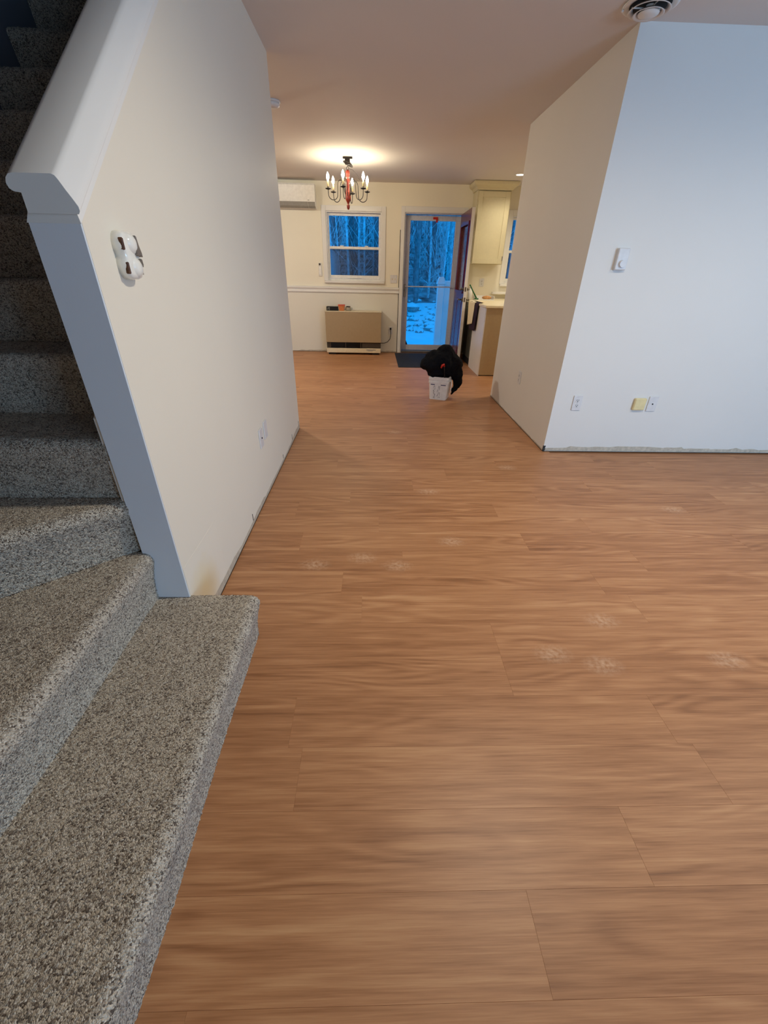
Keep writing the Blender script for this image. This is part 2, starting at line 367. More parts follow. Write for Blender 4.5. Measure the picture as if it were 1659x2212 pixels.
# ------------------------------------------------------------------ stair partition wall
SL = 0.838; ZT = 1.385                                    # slope and height of its sloping top
prof = [(YE, 0.0), (YLC, 0.0), (YLC, HC), (YE + (HC - ZT + 0.03) / SL, HC), (YE, ZT - 0.03)]
wl = struct('wall_left', prism(bmesh.new(), prof, 'x', XLB, XL), 'wall', 'white stair partition wall with a sloping top')
# cap board and moulding following the slope
def slope_sweep(poly, ya, yb):
    """poly in (x, height above the sloping line); swept along the slope, cut vertically at both ends"""
    bm = bmesh.new(); A = []; Bv = []
    for x, hh in poly:
        A.append(bm.verts.new((x, ya, ZT + SL * (ya - YE) + hh))); Bv.append(bm.verts.new((x, yb, ZT + SL * (yb - YE) + hh)))
    bm.faces.new(A[::-1]); bm.faces.new(Bv)
    n = len(poly)
    for i in range(n):
        j = (i + 1) % n; bm.faces.new((A[i], A[j], Bv[j], Bv[i]))
    return bm
YC1 = YE + (HC - ZT - 0.04) / SL
def bull(x0, x1, h0, h1, r, n=6):
    pts = []
    for cx, cz, a0 in ((x1 - r, h0 + r, -90), (x1 - r, h1 - r, 0), (x0 + r, h1 - r, 90), (x0 + r, h0 + r, 180)):
        for i in range(n + 1):
            a = math.radians(a0 + 90 * i / n); pts.append((cx + r * math.cos(a), cz + r * math.sin(a)))
    return pts
cap_poly = [(-0.783, 0.027), (-0.798, 0.029), (-0.806, 0.034), (-0.809, 0.043), (-0.806, 0.053), (-0.798, 0.060), (-0.788, 0.062), (-0.706, 0.062), (-0.699, 0.059), (-0.694, 0.052),
            (-0.684, 0.034), (-0.673, 0.016), (-0.6665, 0.004), (-0.666, -0.004), (-0.670, -0.010), (-0.783, -0.010)]
cap = smooth_by_angle(obj('wall_cap', slope_sweep(cap_poly[::-1], YE - 0.014, YC1), 'trim', wl), 32)
obj('neck_moulding', slope_sweep([(-0.786, -0.008), (-0.68, -0.008), (-0.676, -0.034), (-0.799, -0.034)], YE - 0.006, YC1), 'trim', cap)
st = bmesh.new(); prism(st, ragged_strip(YE + 0.02, YLC, 0.018, 0.05, 0.09, 5), 'x', XL - 0.002, XL + 0.0012)
obj('bare_strip', st, 'drywall', wl)
obj('floor_gap', box(XL - 0.002, XL + 0.0016, YE + 0.02, YLC, 0.0, 0.004), 'gap', wl)
for y, hh in ((2.0, 0.07), (2.9, 0.06), (3.3, 0.075), (3.64, 0.08)):
    obj('nail_mark', box(XL, XL + 0.0015, y, y + 0.006, 0.03, hh), 'gap', wl)
st = bmesh.new(); prism(st, [(YE + 0.002, 0.1), (YE + 0.1, 0.045), (YE + 0.34, 0.045), (YE + 0.34, 0.33), (YE + 0.002, 0.33)], 'x', XL - 0.002, XL + 0.0008)
mt_y, nt_y, p_y = newmat('yellowed_paint')
ty = N(nt_y, 'ShaderNodeTexCoord'); my = N(nt_y, 'ShaderNodeVectorMath', _operation='DISTANCE'); my.inputs[1].default_value = (XL, YE + 0.12, 0.13); L(nt_y, ty.outputs['Object'], my.inputs[0])
ny_ = N(nt_y, 'ShaderNodeTexNoise', Scale=14.0, Detail=3.0); L(nt_y, ty.outputs['Object'], ny_.inputs['Vector'])
ay = N(nt_y, 'ShaderNodeMath', _operation='MULTIPLY_ADD'); ay.inputs[1].default_value = 0.08; L(nt_y, ny_.outputs['Fac'], ay.inputs[0]); L(nt_y, my.outputs['Value'], ay.inputs[2])
ry = ramp(nt_y, ay.outputs[0], [(0.07, srgb(230, 214, 176)), (0.2, srgb(232, 225, 210))]); L(nt_y, ry.outputs[0], p_y.inputs['Base Color']); p_y.inputs['Roughness'].default_value = 0.55; p_y.inputs['Specular IOR Level'].default_value = 0.25
M['yellowed'] = mt_y
obj('yellowed_patch', st, 'yellowed', wl)
obj('end_daylight_board', box(XLB, XL, YE - 0.005, YE, 0.205, ZT - 0.033, 0.0015), 'endtint', wl)  # added board, blue daylight on the end face painted in
obj('skirt_board', prism(bmesh.new(), [(YE + 0.006, 0.6), (YE + 1.6, 0.6 + SL * 1.6), (YE + 1.6, 0.9 + SL * 1.6), (YE + 0.05, 0.92), (YE + 0.006, 0.88)], 'x', XLB - 0.014, XLB), 'trim', wl)

# ------------------------------------------------------------------ wall block at the passage
wr = struct('wall_right', box(XR, XW1, YR, YRB, 0.0, HC), 'wall_cool', 'white wall block between living room and kitchen')
st = bmesh.new(); prism(st, ragged_strip(XR, XW1 - 0.01, 0.028, 0.05, 0.05, 11), 'y', YR - 0.0012, YR + 0.002)
obj('bare_strip', st, 'drywall', wr)
obj('floor_gap', box(XR, XW1 - 0.01, YR - 0.0016, YR + 0.002, 0, 0.004), 'gap', wr)
st = bmesh.new(); prism(st, ragged_strip(YR, YRB, 0.010, 0.022, 0.08, 12), 'x', XR - 0.0012, XR + 0.002)
obj('bare_strip', st, 'drywall', wr)
obj('floor_gap', box(XR - 0.0016, XR + 0.002, YR, YRB, 0, 0.004), 'gap', wr)
bm = bmesh.new()
for i in range(6): bx(bm, XR - 0.004, XR + 0.012 + 0.002 * (i % 3), YR - 0.004, YR + 0.006, 0.004 + i * 0.008, 0.010 + i * 0.008)
obj('corner_bead', bm, 'iron', wr)

# ------------------------------------------------------------------ far wall with openings
WX0, WX1, WZ0, WZ1 = -0.765, 0.135, 1.125, 2.085       # dining window opening
DX0, DX1, DZ1 = 0.485, 1.43, 2.085                     # door opening
KX0, KX1, KZ0, KZ1 = 2.185, 3.05, 1.125, 2.085         # kitchen window opening
fb = bmesh.new()
def wallpiece(x0, x1, z0, z1): bx(fb, x0, x1, YF, YF + 0.14, z0, z1)
wallpiece(XD, WX0, 0, HC); wallpiece(WX0, WX1, 0, WZ0); wallpiece(WX0, WX1, WZ1, HC); wallpiece(WX1, DX0, 0, HC)
wallpiece(DX0, DX1, DZ1, HC); wallpiece(DX1, KX0, 0, HC); wallpiece(KX0, KX1, 0, KZ0); wallpiece(KX0, KX1, KZ1, HC); wallpiece(KX1, XK, 0, HC)
wf = struct('wall_far', fb, 'wall_cream', 'cream far wall with window and back door')
obj('wainscot_panel', box(XD, 0.425, YF - 0.003, YF + 0.002, 0.0, 0.955), 'wall_low', wf)
st = bmesh.new(); prism(st, ragged_strip(XD + 1.2, 0.42, 0.012, 0.035, 0.07, 21), 'y', YF - 0.0045, YF)
obj('bare_strip', st, 'drywall', wf)
obj('floor_gap', box(XD, 0.43, YF - 0.005, YF, 0, 0.005), 'gap', wf)
r = bmesh.new(); prism(r, [(YF - 0.002, 0.95), (YF - 0.02, 0.95), (YF - 0.024, 0.962), (YF - 0.016, 0.972), (YF - 0.016, 0.995), (YF - 0.028, 1.004), (YF - 0.034, 1.02), (YF - 0.034, 1.034), (YF - 0.002, 1.038)], 'x', XD, 0.432)
tr = struct('trim_1', r, 'trim', 'white chair rail moulding along the dining wall')

for nm, b, lab in (('wall_dining', box(XD - 0.1, XD, YLC, YF + 0.14, 0, HC), 'cream side wall of the dining room'),
              ('wall_dining_near', box(XD, XLB, YLC - 0.11, YLC, 0, HC), 'cream dining wall behind the stairs'),
              ('wall_kitchen', box(XK, XK + 0.1, YRB, YF + 0.14, 0, HC), 'cream side wall of the kitchen')):
    struct(nm, b, 'wall_cream', lab)

# living room walls out of frame, with the windows that light the place
def wall_hole(name, along, a0, a1, p0, p1, h0, h1, z0, z1, lab):
    bm = bmesh.new()
    def pc(u0, u1, za, zb):
        if along == 'x': bx(bm, u0, u1, p0, p1, za, zb)
        else: bx(bm, p0, p1, u0, u1, za, zb)
    pc(a0, h0, 0, HC); pc(h1, a1, 0, HC); pc(h0, h1, 0, z0); pc(h0, h1, z1, HC)
    return struct(name, bm, 'wall_cool', lab)
wall_hole('wall_back', 'x', XW0 - 0.1, XW1 + 0.1, YB - 0.12, YB, 2.95, 4.95, 0.04, 2.10, 'living room wall behind the viewer')
wall_hole('wall_side', 'y', YB, YR, XW1, XW1 + 0.12, -0.7, 1.5, 0.78, 2.12, 'living room side wall with a window')

struct('wall_stair_shade', box(XW0, -0.25, -0.37, -0.25, 0, HC), 'wall', 'added wall behind the viewer that shades the stairs')  # unseen wall added to keep window light off the stairs

# ------------------------------------------------------------------ double-hung windows
def dh_window(name, lab, x0, x1, z0, z1, y_in, out, parts_locks=True, sill_over=0.03, casing=0.07):
    """wall opening x0..x1, z0..z1; inner wall face y_in, out=+1 towards larger y"""
    t = structE(name, lab, ((x0 + x1) / 2, y_in, z0)); hw = (x1 - x0) / 2; H = z1 - z0
    c = bmesh.new()
    bx(c, -hw - casing + 0.012, -hw + 0.012, -0.016, -0.0005, 0.0, H + casing - 0.012, 0.003)
    bx(c, hw - 0.012, hw + casing - 0.012, -0.016, -0.0005, 0.0, H + casing - 0.012, 0.003)
    bx(c, -hw + 0.0125, hw - 0.0125, -0.016, -0.0005, H - 0.012, H + casing - 0.012, 0.003)
    obj('casing', c, 'trim', t)
    f = bmesh.new()
    bx(f, -hw + 0.001, -hw + 0.028, 0.004, 0.12, 0.0, H); bx(f, hw - 0.028, hw - 0.001, 0.004, 0.12, 0.0, H)
    bx(f, -hw + 0.0285, hw - 0.0285, 0.004, 0.12, H - 0.028, H - 0.001); bx(f, -hw + 0.0285, hw - 0.0285, 0.03, 0.13, 0.001, 0.028)
    obj('frame', f, 'vinyl', t)
    obj('sill', box(-hw - casing + 0.02, hw + casing - 0.02, -0.05, 0.028, -0.034, -0.001, 0.006, 2), 'trim', t)
    mid = 0.028 + (H - 0.056) * 0.475
    for nm, za, zb, yy in (('lower_sash', 0.03, mid + 0.028, 0.045), ('upper_sash', mid - 0.012, H - 0.03, 0.075)):
        s = bmesh.new(); wd = 0.024; sw_ = hw - 0.029
        bx(s, -sw_, -sw_ + wd, yy, yy + 0.026, za, zb); bx(s, sw_ - wd, sw_, yy, yy + 0.026, za, zb)
        bx(s, -sw_ + wd, sw_ - wd, yy, yy + 0.026, za, za + (0.05 if nm == 'lower_sash' else 0.03)); bx(s, -sw_ + wd, sw_ - wd, yy, yy + 0.026, zb - 0.035, zb)
        so = obj(nm, s, 'vinyl', t)
        obj('pane', box(-sw_ + wd, sw_ - wd, yy + 0.011, yy + 0.015, za + 0.03, zb - 0.03), 'glass', so)
        if nm == 'lower_sash' and parts_locks:
            for px in (-0.2, 0.2): obj('sash_lock', box(px - 0.03, px + 0.03, yy - 0.004, yy + 0.02, zb, zb + 0.014, 0.004), 'vinyl', so)
            obj('lift_rail', box(-0.12, 0.12, yy - 0.012, yy, za + 0.006, za + 0.014, 0.003), 'vinyl', so)
    obj('insect_screen', box(-hw + 0.04, hw - 0.04, 0.112, 0.113, 0.03, mid), 'screen', t)
    return t
w1 = dh_window('window_1', 'white double-hung dining window looking out on blue snowy woods', WX0, WX1, WZ0, WZ1, YF, 1)
w2 = dh_window('window_2', 'white double-hung kitchen window past the upper cabinet', KX0, KX1, KZ0, KZ1, YF, 1)
def picture_window(name, lab, loc, rz, wdt, H):
    t = structE(name, lab, loc, rz); hw = wdt / 2
    f = bmesh.new()
    for a, b, c, d in ((-hw, -hw + 0.05, 0, H), (hw - 0.05, hw, 0, H), (-0.03, 0.03, 0.05, H - 0.05)): bx(f, a, b, 0.02, 0.1, c, d)
    bx(f, -hw + 0.05, hw - 0.05, 0.02, 0.1, 0, 0.05); bx(f, -hw + 0.05, hw - 0.05, 0.02, 0.1, H - 0.05, H)
    obj('frame', f, 'vinyl', t)
    for s in (-1, 1):
        a, b = sorted((s * 0.03, s * (hw - 0.05))); obj('pane', box(a, b, 0.055, 0.06, 0.05, H - 0.05), 'glass', t)
picture_window('window_3', 'living room glass door behind the viewer', (3.95, YB, 0.04), math.pi, 2.0, 2.06)
picture_window('window_4', 'living room window in the side wall', (XW1, 0.4, 0.78), -math.pi / 2, 2.2, 1.34)

# ------------------------------------------------------------------ back door: casing, storm door, open entry door
tc_ = bmesh.new()
bx(tc_, DX0 - 0.052, DX0 + 0.006, YF - 0.017, YF - 0.0005, 0.002, DZ1 + 0.07, 0.003); bx(tc_, DX1 - 0.006, DX1 + 0.055, YF - 0.017, YF - 0.0005, 0.002, DZ1 + 0.07, 0.003)
bx(tc_, DX0 + 0.0065, DX1 - 0.0065, YF - 0.017, YF - 0.0005, DZ1 - 0.008, DZ1 + 0.07, 0.003)
trim2 = struct('trim_2', tc_, 'trim', 'white casing around the back door')
jb = bmesh.new()
bx(jb, DX0 + 0.001, DX0 + 0.022, YF + 0.002, YF + 0.15, 0.0, DZ1 - 0.001); bx(jb, DX1 - 0.022, DX1 - 0.001, YF + 0.002, YF + 0.15, 0.0, DZ1 - 0.001)
bx(jb, DX0 + 0.022, DX1 - 0.022, YF + 0.002, YF + 0.15, DZ1 - 0.022, DZ1 - 0.001)
obj('jamb', jb, 'storm', trim2)
obj('threshold', box(DX0 + 0.022, DX1 - 0.022, YF - 0.02, YF + 0.17, 0.001, 0.03, 0.004), 'nickel', trim2)
obj('open_gap', box(DX0 - 0.062, DX0 - 0.0525, YF - 0.006, YF, 0.003, 1.85), 'gap', trim2)

YS = YF + 0.11
sd = structE('door_2', 'white full-view storm door closed in the back doorway', ((DX0 + DX1) / 2, YS, 0.0)); hw = (DX1 - DX0) / 2 - 0.024
f = bmesh.new()
bx(f, -hw, -hw + 0.085, 0, 0.032, 0.034, 2.055, 0.003); bx(f, hw - 0.085, hw, 0, 0.032, 0.034, 2.055, 0.003)
bx(f, -hw + 0.085, hw - 0.085, 0, 0.032, 1.985, 2.055, 0.003); bx(f, -hw + 0.085, hw - 0.085, 0, 0.032, 0.034, 0.125, 0.003)
obj('frame', f, 'storm', sd)
obj('pane', box(-hw + 0.085, hw - 0.085, 0.014, 0.018, 0.125, 1.985), 'glass', sd)
obj('push_bar', box(-hw + 0.03, hw - 0.03, -0.035, -0.018, 1.05, 1.066, 0.004), 'storm', sd)
b = bmesh.new(); bx(b, -hw + 0.012, -hw + 0.05, -0.016, -0.001, 0.9, 1.09, 0.004); bx(b, -hw + 0.02, -hw + 0.04, -0.05, -0.016, 0.99, 1.03, 0.004)
obj('latch', b, 'nickel', sd)
b = bmesh.new(); bx(b, -0.005, 0.07, -0.012, -0.001, 2.005, 2.035); bx(b, 0.042, 0.07, -0.012, -0.001, 1.965, 2.005)
obj('bracket', b, 'red', sd)
b = bmesh.new(); prism(b, [(-hw + 0.085, 0.125), (-hw + 0.12, 0.125), (-hw + 0.085, 0.20)], 'y', 0.004, 0.013); obj('corner_sticker', b, 'navy', sd)

RZD = math.atan2(-0.905, -0.015)
ed = structE('door_1', 'maroon half-glass entry door standing open beside the kitchen', (DX1 - 0.03, YF - 0.02, 0.0), RZD)
b = bmesh.new(); W_, T0, T1, Z0_, Z1_ = 0.905, -0.022, 0.022, 0.035, 2.06
# stiles and rails around the glass, solid lower half
bx(b, 0, 0.13, T0, T1, 1.02, Z1_); bx(b, W_ - 0.13, W_ - 0.0015, T0, T1, 1.02, Z1_); bx(b, 0.13, W_ - 0.13, T0, T1, 1.90, Z1_); bx(b, 0, W_ - 0.0015, T0, T1, Z0_, 1.02)
obj('door_slab', b, 'maroon', ed)
obj('edge_strip', box(W_ - 0.0015, W_ + 0.001, T0 - 0.0003, T1 + 0.002, Z0_, Z1_ + 0.001), 'trim', ed)
obj('inner_face', box(0, W_, T1, T1 + 0.002, Z0_, 1.02), 'trim', ed)
ib = bmesh.new(); bx(ib, 0, 0.13, T1, T1 + 0.002, 1.02, Z1_); bx(ib, W_ - 0.13, W_, T1, T1 + 0.002, 1.02, Z1_); bx(ib, 0.13, W_ - 0.13, T1, T1 + 0.002, 1.9, Z1_)
obj('inner_face', ib, 'trim', ed)
lf = bmesh.new()
for s_, e_ in ((T0 - 0.012, T0), (T1 + 0.002, T1 + 0.014)):
    bx(lf, 0.11, 0.145, s_, e_, 1.0, 1.92); bx(lf, W_ - 0.145, W_ - 0.11, s_, e_, 1.0, 1.92); bx(lf, 0.145, W_ - 0.145, s_, e_, 1.885, 1.92); bx(lf, 0.145, W_ - 0.145, s_, e_, 1.0, 1.035)
obj('lite_frame', lf, 'maroon', ed)
obj('pane', box(0.13, W_ - 0.13, -0.004, 0.004, 1.02, 1.9), 'glass', ed)
for cx in (0.26, 0.64):
    p = bmesh.new(); bx(p, cx - 0.15, cx + 0.15, T0 - 0.006, T0, 0.16, 0.92, 0.006); pan = obj('raised_panel', p, 'maroon', ed)
    for gx in (-0.09, 0.0, 0.09): obj('groove', box(cx + gx - 0.009, cx + gx + 0.009, T0 - 0.0075, T0 - 0.0055, 0.2, 0.88), 'dark', pan)
def knob(zc, r, nm, mat):
    b = bmesh.new(); cx = W_ - 0.065
    for s in (-1, 1):
        y0 = T0 if s < 0 else T1 + 0.002
        tube(b, [(cx, y0, zc), (cx, y0 + s * 0.012, zc)], r * 1.1, 14); tube(b, [(cx, y0 + s * 0.012, zc), (cx, y0 + s * 0.05, zc)], 0.011, 10)
        if nm == 'lever_handle': tube(b, [(cx + 0.01, y0 + s * 0.052, zc), (cx - 0.05, y0 + s * 0.056, zc), (cx - 0.11, y0 + s * 0.052, zc)], [0.012, 0.011, 0.009], 8)
        else: tube(b, [(cx, y0 + s * 0.02, zc), (cx, y0 + s * 0.03, zc)], r * 0.8, 14)
    obj(nm, b, mat, ed, True)
knob(0.92, 0.028, 'lever_handle', 'brass'); knob(1.06, 0.026, 'deadbolt', 'brass')
for zc, hh in ((0.92, 0.03), (1.06, 0.03)): obj('latch_plate', box(W_ + 0.001, W_ + 0.0022, -0.012, 0.012, zc - hh, zc + hh), 'brass', ed)

# ------------------------------------------------------------------ carpeted staircase with winders
RH, RUN, Y4 = 0.203, 0.24, 1.20
stairs = thing('staircase', 'grey heather carpeted staircase winding up beside the white partition wall', 'staircase', (-0.8, 1.0, 0))
SO = Vector((-0.8, 1.0, 0))
def carpet_step(origin, dirv, back, length, z0, tread, over=0.028, grid=0.004, rr=0.03, amp=0.0010, caps=(True, True)):
    """riser from z0 up to z0+RH, rounded nosing, tread running back; origin = foot of riser at s=0,
    dirv = unit along the edge, back = unit pointing into the flight"""
    prof = []
    n = max(6, int((RH - 2 * rr) / grid))
    for i in range(n): prof.append((-over * (0.05 + 0.88 * (i / n) ** 2.2), z0 + (RH - rr - 0.013) * i / n))
    for i in range(8):
        a = math.radians(-20 + 110 * i / 7); prof.append((-over + rr - rr * math.cos(a), z0 + RH - rr + rr * math.sin(a)))
    n = int(tread / grid)
    for i in range(1, n + 1): prof.append((-over + rr + (tread + over - rr) * i / n, z0 + RH))
    P_ = np.array(prof); ns = int(length / grid) + 1; s = np.linspace(0, length, ns)
    d = np.gradient(P_, axis=0); nn = np.stack([-d[:, 1], d[:, 0]], 1); nn /= np.linalg.norm(nn, axis=1)[:, None] + 1e-9
    wob = rng.normal(0, amp, (len(P_), ns)) + 0.0022 * np.sin(s * 9 + rng.uniform(0, 6))[None, :] * 1.0
    off = P_[:, None, :] + nn[:, None, :] * wob[:, :, None]
    o_ = np.array([origin[0], origin[1]]); dv = np.array(dirv); bk = np.array(back)
    sj = s[None, :] + rng.normal(0, amp * 0.6, (len(P_), ns))
    xy = o_ + dv[None, None, :] * sj[:, :, None] + bk[None, None, :] * off[:, :, 0:1]
    V = np.concatenate([xy, off[:, :, 1:2]], 2).reshape(-1, 3); V[:, 0] = np.maximum(V[:, 0], XW0 + 0.004); V = V - np.array(SO)
    a = (np.arange(len(P_) - 1)[:, None] * ns + np.arange(ns - 1)[None, :]).ravel()
    F = np.stack([a, a + 1, a + 1 + ns, a + ns], 1)
    faces = F.tolist(); verts = V.tolist()
    for side, on in zip((0, ns - 1), caps):
        if on:
            ids = [i * ns + side for i in range(len(P_))]
            base = len(verts); e = V[ids[-1]]
            verts.append([e[0], e[1], z0])
            for i in range(len(ids) - 1): faces.append([ids[i], ids[i + 1], base])
    me = bpy.data.meshes.new('carpeted_step'); me.from_pydata(verts, [], faces)
    for f_ in me.polygons: f_.use_smooth = True
    me.materials.append(M['carpet'])
    o = bpy.data.objects.new('carpeted_step', me); C.objects.link(o); o.parent = stairs
    return o
carpet_step((-0.455, 1.182), (0, -1), (-1, 0), 1.22, 0.0, 0.42)
carpet_step((-0.792, 1.18), (0, -1), (-1, 0), 1.25, RH, 0.93)
dd = Vector((-0.77, -0.64)).normalized(); bb = Vector((-dd.y, dd.x)) * -1
if bb.y < 0: bb = -bb
carpet_step((-0.792, 1.205), tuple(dd), tuple(bb), 1.25, 2 * RH, 0.55)
for i in range(9):
    carpet_step((XLB - 0.003, Y4 + RUN * i), (-1, 0), (0, 1), 0.935, (3 + i) * RH, 0.30, grid=0.005 if i < 3 else 0.008)

# ------------------------------------------------------------------ ceiling fittings
def round_diffuser(loc):
    t = thing('ceiling_vent', 'round white louvred ceiling air vent above the wall corner', 'vent', loc)
    b = bmesh.new(); lathe(b, [(0.0, 0.0), (0.105, 0.0), (0.125, -0.001), (0.130, -0.006), (0.118, -0.012), (0.100, -0.006), (0.0, -0.004)], 40); obj('backing_ring', b, 'trim', t, True)
    b = bmesh.new(); lathe(b, [(0.02, -0.005), (0.096, -0.007), (0.02, -0.0065)], 40); obj('duct_opening', b, 'dark', t)
    for r0, z in ((0.098, -0.014), (0.072, -0.026)):
        b = bmesh.new(); lathe(b, [(r0, z - 0.012), (r0 - 0.02, z), (r0 - 0.022, z - 0.001), (r0 - 0.003, z - 0.014), (r0, z - 0.012)], 40); obj('louvre_ring', b, 'trim', t, True)
    b = bmesh.new(); lathe(b, [(0.0, -0.046), (0.03, -0.045), (0.048, -0.038), (0.05, -0.034), (0.04, -0.03), (0.0, -0.03)], 32); obj('centre_cone', b, 'trim', t, True)
    b = bmesh.new()
    for a in (0, math.pi / 2): 
        dx, dy = 0.09 * math.cos(a), 0.09 * math.sin(a); tube(b, [(-dx, -dy, -0.018), (dx, dy, -0.018)], 0.003, 6)
    obj('spider_bar', b, 'trim', t)
    b = bmesh.new(); lathe(b, [(0.0, -0.02), (0.006, -0.018), (0.007, -0.012), (0.0, -0.008)], 10, (-0.118, 0.04, 0)); obj('screw', b, 'trim', t, True)
round_diffuser((1.372, 3.005, HC))
t = thing('smoke_detector', 'white round smoke detector on the ceiling beyond the stair wall', 'smoke detector', (-0.825, 4.55, HC))
b = bmesh.new(); lathe(b, [(0.0, 0.0), (0.062, 0.0), (0.066, -0.01), (0.06, -0.014), (0.0, -0.014)], 28); obj('base_plate', b, 'plate', t, True)
b = bmesh.new(); lathe(b, [(0.0, -0.014), (0.058, -0.014), (0.055, -0.034), (0.03, -0.044), (0.0, -0.046)], 28); obj('dome', b, 'plate', t, True)
def lamp_spot(parent, name, z, watts, col, deg, blend, r_=0.05):
    d = bpy.data.lights.new(name, 'SPOT'); d.energy = watts; d.color = col; d.spot_size = math.radians(deg); d.spot_blend = blend; d.shadow_soft_size = r_
    o = bpy.data.objects.new(name, d); C.objects.link(o); o.parent = parent; o.location = (0, 0, z)
def recessed(loc, label, watts, col, group, deg=150):
    t = thing('recessed_light', label, 'ceiling light', loc, group=group)
    b = bmesh.new(); lathe(b, [(0.055, 0.0), (0.078, -0.001), (0.076, -0.006), (0.055, -0.004), (0.055, 0.0)], 28); obj('trim_ring', b, 'trim', t, True)
    b = bmesh.new(); lathe(b, [(0.0, -0.0015), (0.055, -0.0015), (0.055, -0.0005), (0.0, -0.0005)], 24); obj('lens', b, 'can', t)
    lamp_spot(t, 'recessed_glow', -0.02, watts, col, deg, 0.75)
KW, LW = (1.0, 0.90, 0.70), (1.0, 0.90, 0.74)
recessed((1.99, 7.08, HC), 'glowing recessed ceiling light beside the kitchen upper cabinet', 30, KW, 'recessed kitchen lights')
recessed((3.2, 7.08, HC), 'recessed kitchen ceiling light farther along the window wall', 34, KW, 'recessed kitchen lights')
recessed((2.6, 5.75, HC), 'recessed kitchen ceiling light behind the passage wall', 80, KW, 'recessed kitchen lights')
recessed((0.9, 1.3, HC), 'recessed living room ceiling light nearer the stairs', 105, LW, 'recessed living room lights', 174)
recessed((2.7, 1.45, HC), 'recessed living room ceiling light farther from the stairs', 66, LW, 'recessed living room lights', 174)
def fill_lamp(loc, label):  # unseen lamp added to brighten the far wall and dining floor
    t = thing('added_ceiling_lamp', label, 'ceiling light', loc)
    b = bmesh.new(); lathe(b, [(0.0, 0.0), (0.15, 0.0), (0.155, -0.03), (0.14, -0.035), (0.0, -0.035)], 28); obj('base_pan', b, 'trim', t, True)
    b = bmesh.new(); lathe(b, [(0.135, -0.036), (0.12, -0.08), (0.08, -0.105), (0.0, -0.115)], 24); obj('glass_bowl', b, 'lamp', t, True)
fill_lamp((-1.95, 5.35, HC), 'added out-of-view dining fill lamp with glowing bowl')

# chandelier
CH = (-0.318, 6.35, HC)
t = thing('chandelier', 'six-candle chandelier with red turned wooden column and black iron arms', 'chandelier', CH)
b = bmesh.new(); bx(b, -0.055, 0.06, -0.012, 0.012, -0.02, -0.001, 0.003); bx(b, -0.03, 0.03, -0.02, 0.02, -0.075, -0.02, 0.006); obj('ceiling_bracket', b, 'iron', t)
b = bmesh.new(); lathe(b, [(0.0, 0.012), (0.03, 0.010), (0.062, -0.006), (0.066, -0.012), (0.06, -0.008), (0.028, 0.004), (0.0, 0.006)], 28)
can_ = obj('loose_canopy', b, 'iron', t, True, (0.012, -0.01, -0.062), (0.0, 0.42, 0.2))
b = bmesh.new()
for i in range(16):
    pass
tube(b, [(0.014 * math.cos(a), 0, -0.108 + 0.016 * math.sin(a)) for a in np.linspace(0, 2 * math.pi, 15)], 0.003, 6); tube(b, [(0, 0, -0.075), (0.004, 0, -0.094)], 0.003, 6)
obj('hanging_ring', b, 'iron', t, True)
prof = [(0.0, -0.125), (0.017, -0.127), (0.024, -0.14), (0.025, -0.165), (0.019, -0.185), (0.024, -0.195), (0.017, -0.205), (0.025, -0.22), (0.028, -0.235), (0.02, -0.25), (0.024, -0.262), (0.019, -0.275),
        (0.022, -0.30), (0.027, -0.335), (0.031, -0.365), (0.034, -0.395), (0.033, -0.41), (0.022, -0.43), (0.012, -0.448), (0.009, -0.458), (0.016, -0.463), (0.019, -0.472), (0.018, -0.49), (0.011, -0.508), (0.0, -0.514)]
b = bmesh.new(); lathe(b, prof, 24); obj('turned_column', b, 'redwood', t, True)
b = bmesh.new(); tube(b, [(0.01, 0.0, -0.11), (0.06, 0.01, -0.12), (0.11, 0.015, -0.16), (0.145, 0.01, -0.215)], 0.002, 6); obj('supply_wire', b, 'iron', t, True)
RC = 0.25
for k in range(6):
    a = math.radians(-100 + 60 * k); ca, sa = math.cos(a), math.sin(a)
    def pol(r_, z_): return (r_ * ca, r_ * sa, z_)
    path = []
    path += [pol(0.028, -0.375), pol(0.045, -0.33), pol(0.055, -0.28)]
    path += [pol(0.092 - 0.037 * math.cos(q), -0.27 + 0.045 * math.sin(q)) for q in np.linspace(0, math.pi, 9)]
    path += [pol(0.13, -0.33), pol(0.133, -0.37)]
    path += [pol(0.19 - 0.057 * math.cos(q), -0.375 - 0.05 * math.sin(q)) for q in np.linspace(0, math.pi, 11)]
    path += [pol(0.249, -0.35), pol(RC, -0.325)]
    b = bmesh.new(); tube(b, path, 0.0042, 7); arm = obj('arm', b, 'iron', t, True)
    b = bmesh.new(); lathe(b, [(0.0, -0.33), (0.012, -0.328), (0.032, -0.322), (0.035, -0.316), (0.03, -0.318), (0.012, -0.322), (0.011, -0.30), (0.0, -0.30)], 16, pol(RC, 0)); obj('drip_pan', b, 'iron', arm, True)
    b = bmesh.new(); lathe(b, [(0.0, -0.3), (0.0105, -0.3), (0.0105, -0.238), (0.0, -0.238)], 14, pol(RC, 0)); obj('candle_sleeve', b, 'candle', arm, True)
    b = bmesh.new(); lathe(b, [(0.0, -0.238), (0.009, -0.236), (0.0165, -0.218), (0.0175, -0.205), (0.013, -0.185), (0.005, -0.168), (0.0, -0.160)], 12, pol(RC, 0)); obj('flame_bulb', b, 'bulb', arm, True)

